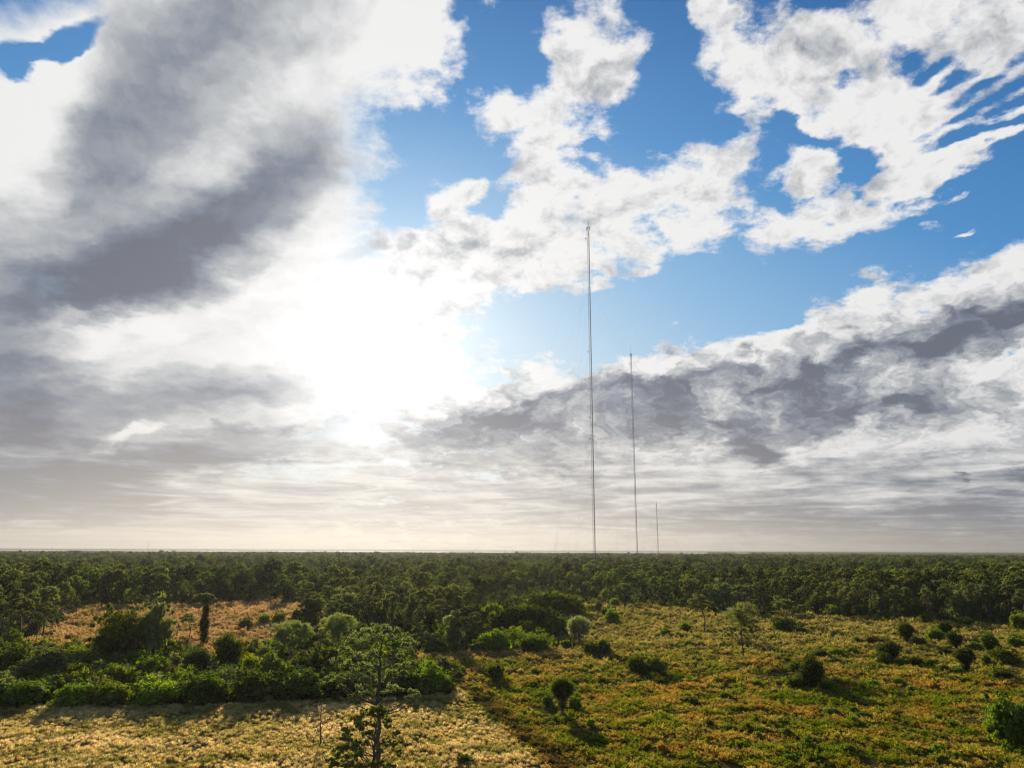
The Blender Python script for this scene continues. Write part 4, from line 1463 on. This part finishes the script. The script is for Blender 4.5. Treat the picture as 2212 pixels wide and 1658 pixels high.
M_MAST = mast_mat()
M_STEEL = plain_mat('weathered_steel', (.09, .09, .09), (.16, .16, .16), 1.0, .6, .3)
M_DISH = plain_mat('dark_dish', (.05, .05, .055), (.09, .09, .09), 1.0, .5)


def mast(bx, ty, D, side, label, bay, ant, dishes, guys=True, guy_r=.03, leg=.13):
    az = math.atan2(*direction(bx, 1190)[:2])
    bx_, by_ = math.sin(az) * D, math.cos(az) * D
    d = direction(bx + (ty - 1190) * 0.0, ty)
    top = H + math.tan(math.asin(d[2]) if False else math.atan2(d[2], math.hypot(d[0], d[1]))) * D
    root = bpy.data.objects.new('guyed_mast', None)
    COL.objects.link(root)
    root.location = (bx_, by_, 0)
    root.rotation_euler = (0, 0, -az + .10)
    ht = top - ant
    R = side / math.sqrt(3)
    legs = [np.array([R * math.cos(a), R * math.sin(a), 0]) for a in (math.pi, math.pi / 3, -math.pi / 3)]
    paths = [([L + [0, 0, 0], L + [0, 0, ht]], leg) for L in legs]
    nb = int(ht / bay)
    for i in range(nb):
        z0, z1 = i * ht / nb, (i + 1) * ht / nb
        for a in range(3):
            p, q = legs[a], legs[(a + 1) % 3]
            paths.append(([p + [0, 0, z0], q + [0, 0, z0]], leg * .55))
            if i % 2:
                p, q = q, p
            paths.append(([p + [0, 0, z0], q + [0, 0, z1]], leg * .5))
    v, f = tubes([(np.array(p), np.array([r, r])) for p, r in paths], 4)
    link_obj('lattice', mesh_from('lattice', v, f, M_MAST), root)
    v, f = tubes([(np.array([(0, 0, ht), (0, 0, ht + ant * .5), (0, 0, top)]), [side * .10, side * .085, side * .03])], 8)
    link_obj('antenna', mesh_from('antenna', v, f, M_STEEL), root)
    # platform cage under the antenna
    cage = []
    for zz in (ht - 4 * side / 2.8, ht - 2, ht):
        th = np.linspace(0, 2 * math.pi, 13)
        cage.append((np.stack([np.cos(th) * R * 1.45, np.sin(th) * R * 1.45, 0 * th + zz], 1), np.full(13, leg * 1.3)))
    for a in range(6):
        th = a * math.pi / 3
        c = np.array([math.cos(th) * R * 1.45, math.sin(th) * R * 1.45, 0])
        cage.append((np.array([c + [0, 0, ht - 4 * side / 2.8], c + [0, 0, ht]]), np.full(2, leg)))
        cage.append((np.array([c + [0, 0, ht], [0, 0, ht]]), np.full(2, leg)))
    v, f = tubes(cage, 5)
    link_obj('top_platform', mesh_from('top_platform', v, f, M_STEEL), root)
    v, f = tubes([(np.array([(R * .2, -.25, 2), (R * .2, -.25, ht - 6)]), [.16, .16]), (np.array([(R * .35, .3, 2), (R * .35, .3, ht - 6)]), [.12, .12])], 5)
    link_obj('feed_line', mesh_from('feed_line', v, f, M_STEEL), root)
    for (zf, s) in dishes:
        z = ht * zf
        c = np.array([-R - s * .9, 0, z])
        ring = [(c + [-s * .55, 0, 0], s * .15), (c + [-s * .3, 0, 0], s * .55), (c, s * .62), (c + [s * .12, 0, 0], s * .60), (c + [s * .14, 0, 0], .02)]
        v1, f1 = tubes([(np.array([r[0] for r in ring]), np.array([r[1] for r in ring])), (np.array([c, [-R, 0, z - .3]]), np.array([.1, .1])), (np.array([c, [-R, 0, z + .8]]), np.array([.06, .06]))], 12)
        link_obj('dish', mesh_from('dish', v1, f1, M_DISH, True), root)
    if guys:
        gl = []
        for a in (.25, .25 + 2.094, .25 + 4.189):
            for lv, an in ((.16, .30), (.32, .30), (.48, .30), (.64, .52), (.80, .52), (.95, .52)):
                p0 = np.array([math.cos(a) * R, math.sin(a) * R, ht * lv])
                p1 = np.array([math.cos(a) * ht * an, math.sin(a) * ht * an, .5])
                mid = (p0 + p1) / 2 - np.array([0, 0, ht * .012])
                gl.append((smooth_path([p0, mid, p1], 5), np.full(5, guy_r)))
        v, f = tubes(gl, 4)
        link_obj('guy_wires', mesh_from('guy_wires', v, f, M_STEEL), root)
    tag(root, label, 'radio mast')
    return top


print('mast heights',
      mast(1284.5, 469, 900, 2.9, 'tallest guyed lattice mast, the left one of the three, rising against the clouds', 3.0, 14.0, [(.965, 1.7), (.62, 1.5), (.43, 1.4), (.37, 1.6), (.26, 1.0)]),
      mast(1376.5, 746, 1500, 2.7, 'middle guyed lattice mast, second tallest of the three', 3.4, 18.0, [(.955, 1.8), (.66, 1.5), (.60, 1.3), (.42, 1.2)], leg=.17, guy_r=.038),
      mast(1422, 1078, 2250, 2.0, 'shortest and thinnest of the three masts, on the right', 3.4, 14.0, [(.56, 2.2), (.25, 2.4)], leg=.20, guy_r=.05),
      mast(319, 1168, 7500, 2.6, 'tiny faint mast far away on the horizon at the left', 8.0, 12.0, [(.5, 2.0)], guys=False, leg=.30))

# ------------------------------------------------------------------ air
hz = bpy.data.materials.new('haze')
hz.use_nodes = True
tn = hz.node_tree
tn.nodes.clear()
ho = tn.nodes.new('ShaderNodeOutputMaterial')
hv = tn.nodes.new('ShaderNodeVolumePrincipled')
hv.inputs['Color'].default_value = (.28, .268, .25, 1)
hv.inputs['Density'].default_value = 5.2e-5
hv.inputs['Anisotropy'].default_value = .52
tn.links.new(hv.outputs[0], ho.inputs['Volume'])
hb = np.array([(x, y, z) for z in (-1.0, 470.0) for x, y in ((-29000, -29000), (29000, -29000), (29000, 29000), (-29000, 29000))], float)
hf = np.array([[0, 3, 2, 1], [4, 5, 6, 7], [0, 1, 5, 4], [1, 2, 6, 5], [2, 3, 7, 6], [3, 0, 4, 7]])
tag(link_obj('haze', mesh_from('haze', hb, hf, hz)), kind='stuff')

cy = SC.cycles
cy.use_denoising = True
cy.use_adaptive_sampling = False
cy.filter_width = 1.25
cy.max_bounces = 8
cy.diffuse_bounces = 6
cy.glossy_bounces = 1
cy.transmission_bounces = 5
cy.transparent_max_bounces = 4
cy.volume_bounces = 0
cy.sample_clamp_indirect = 6.0
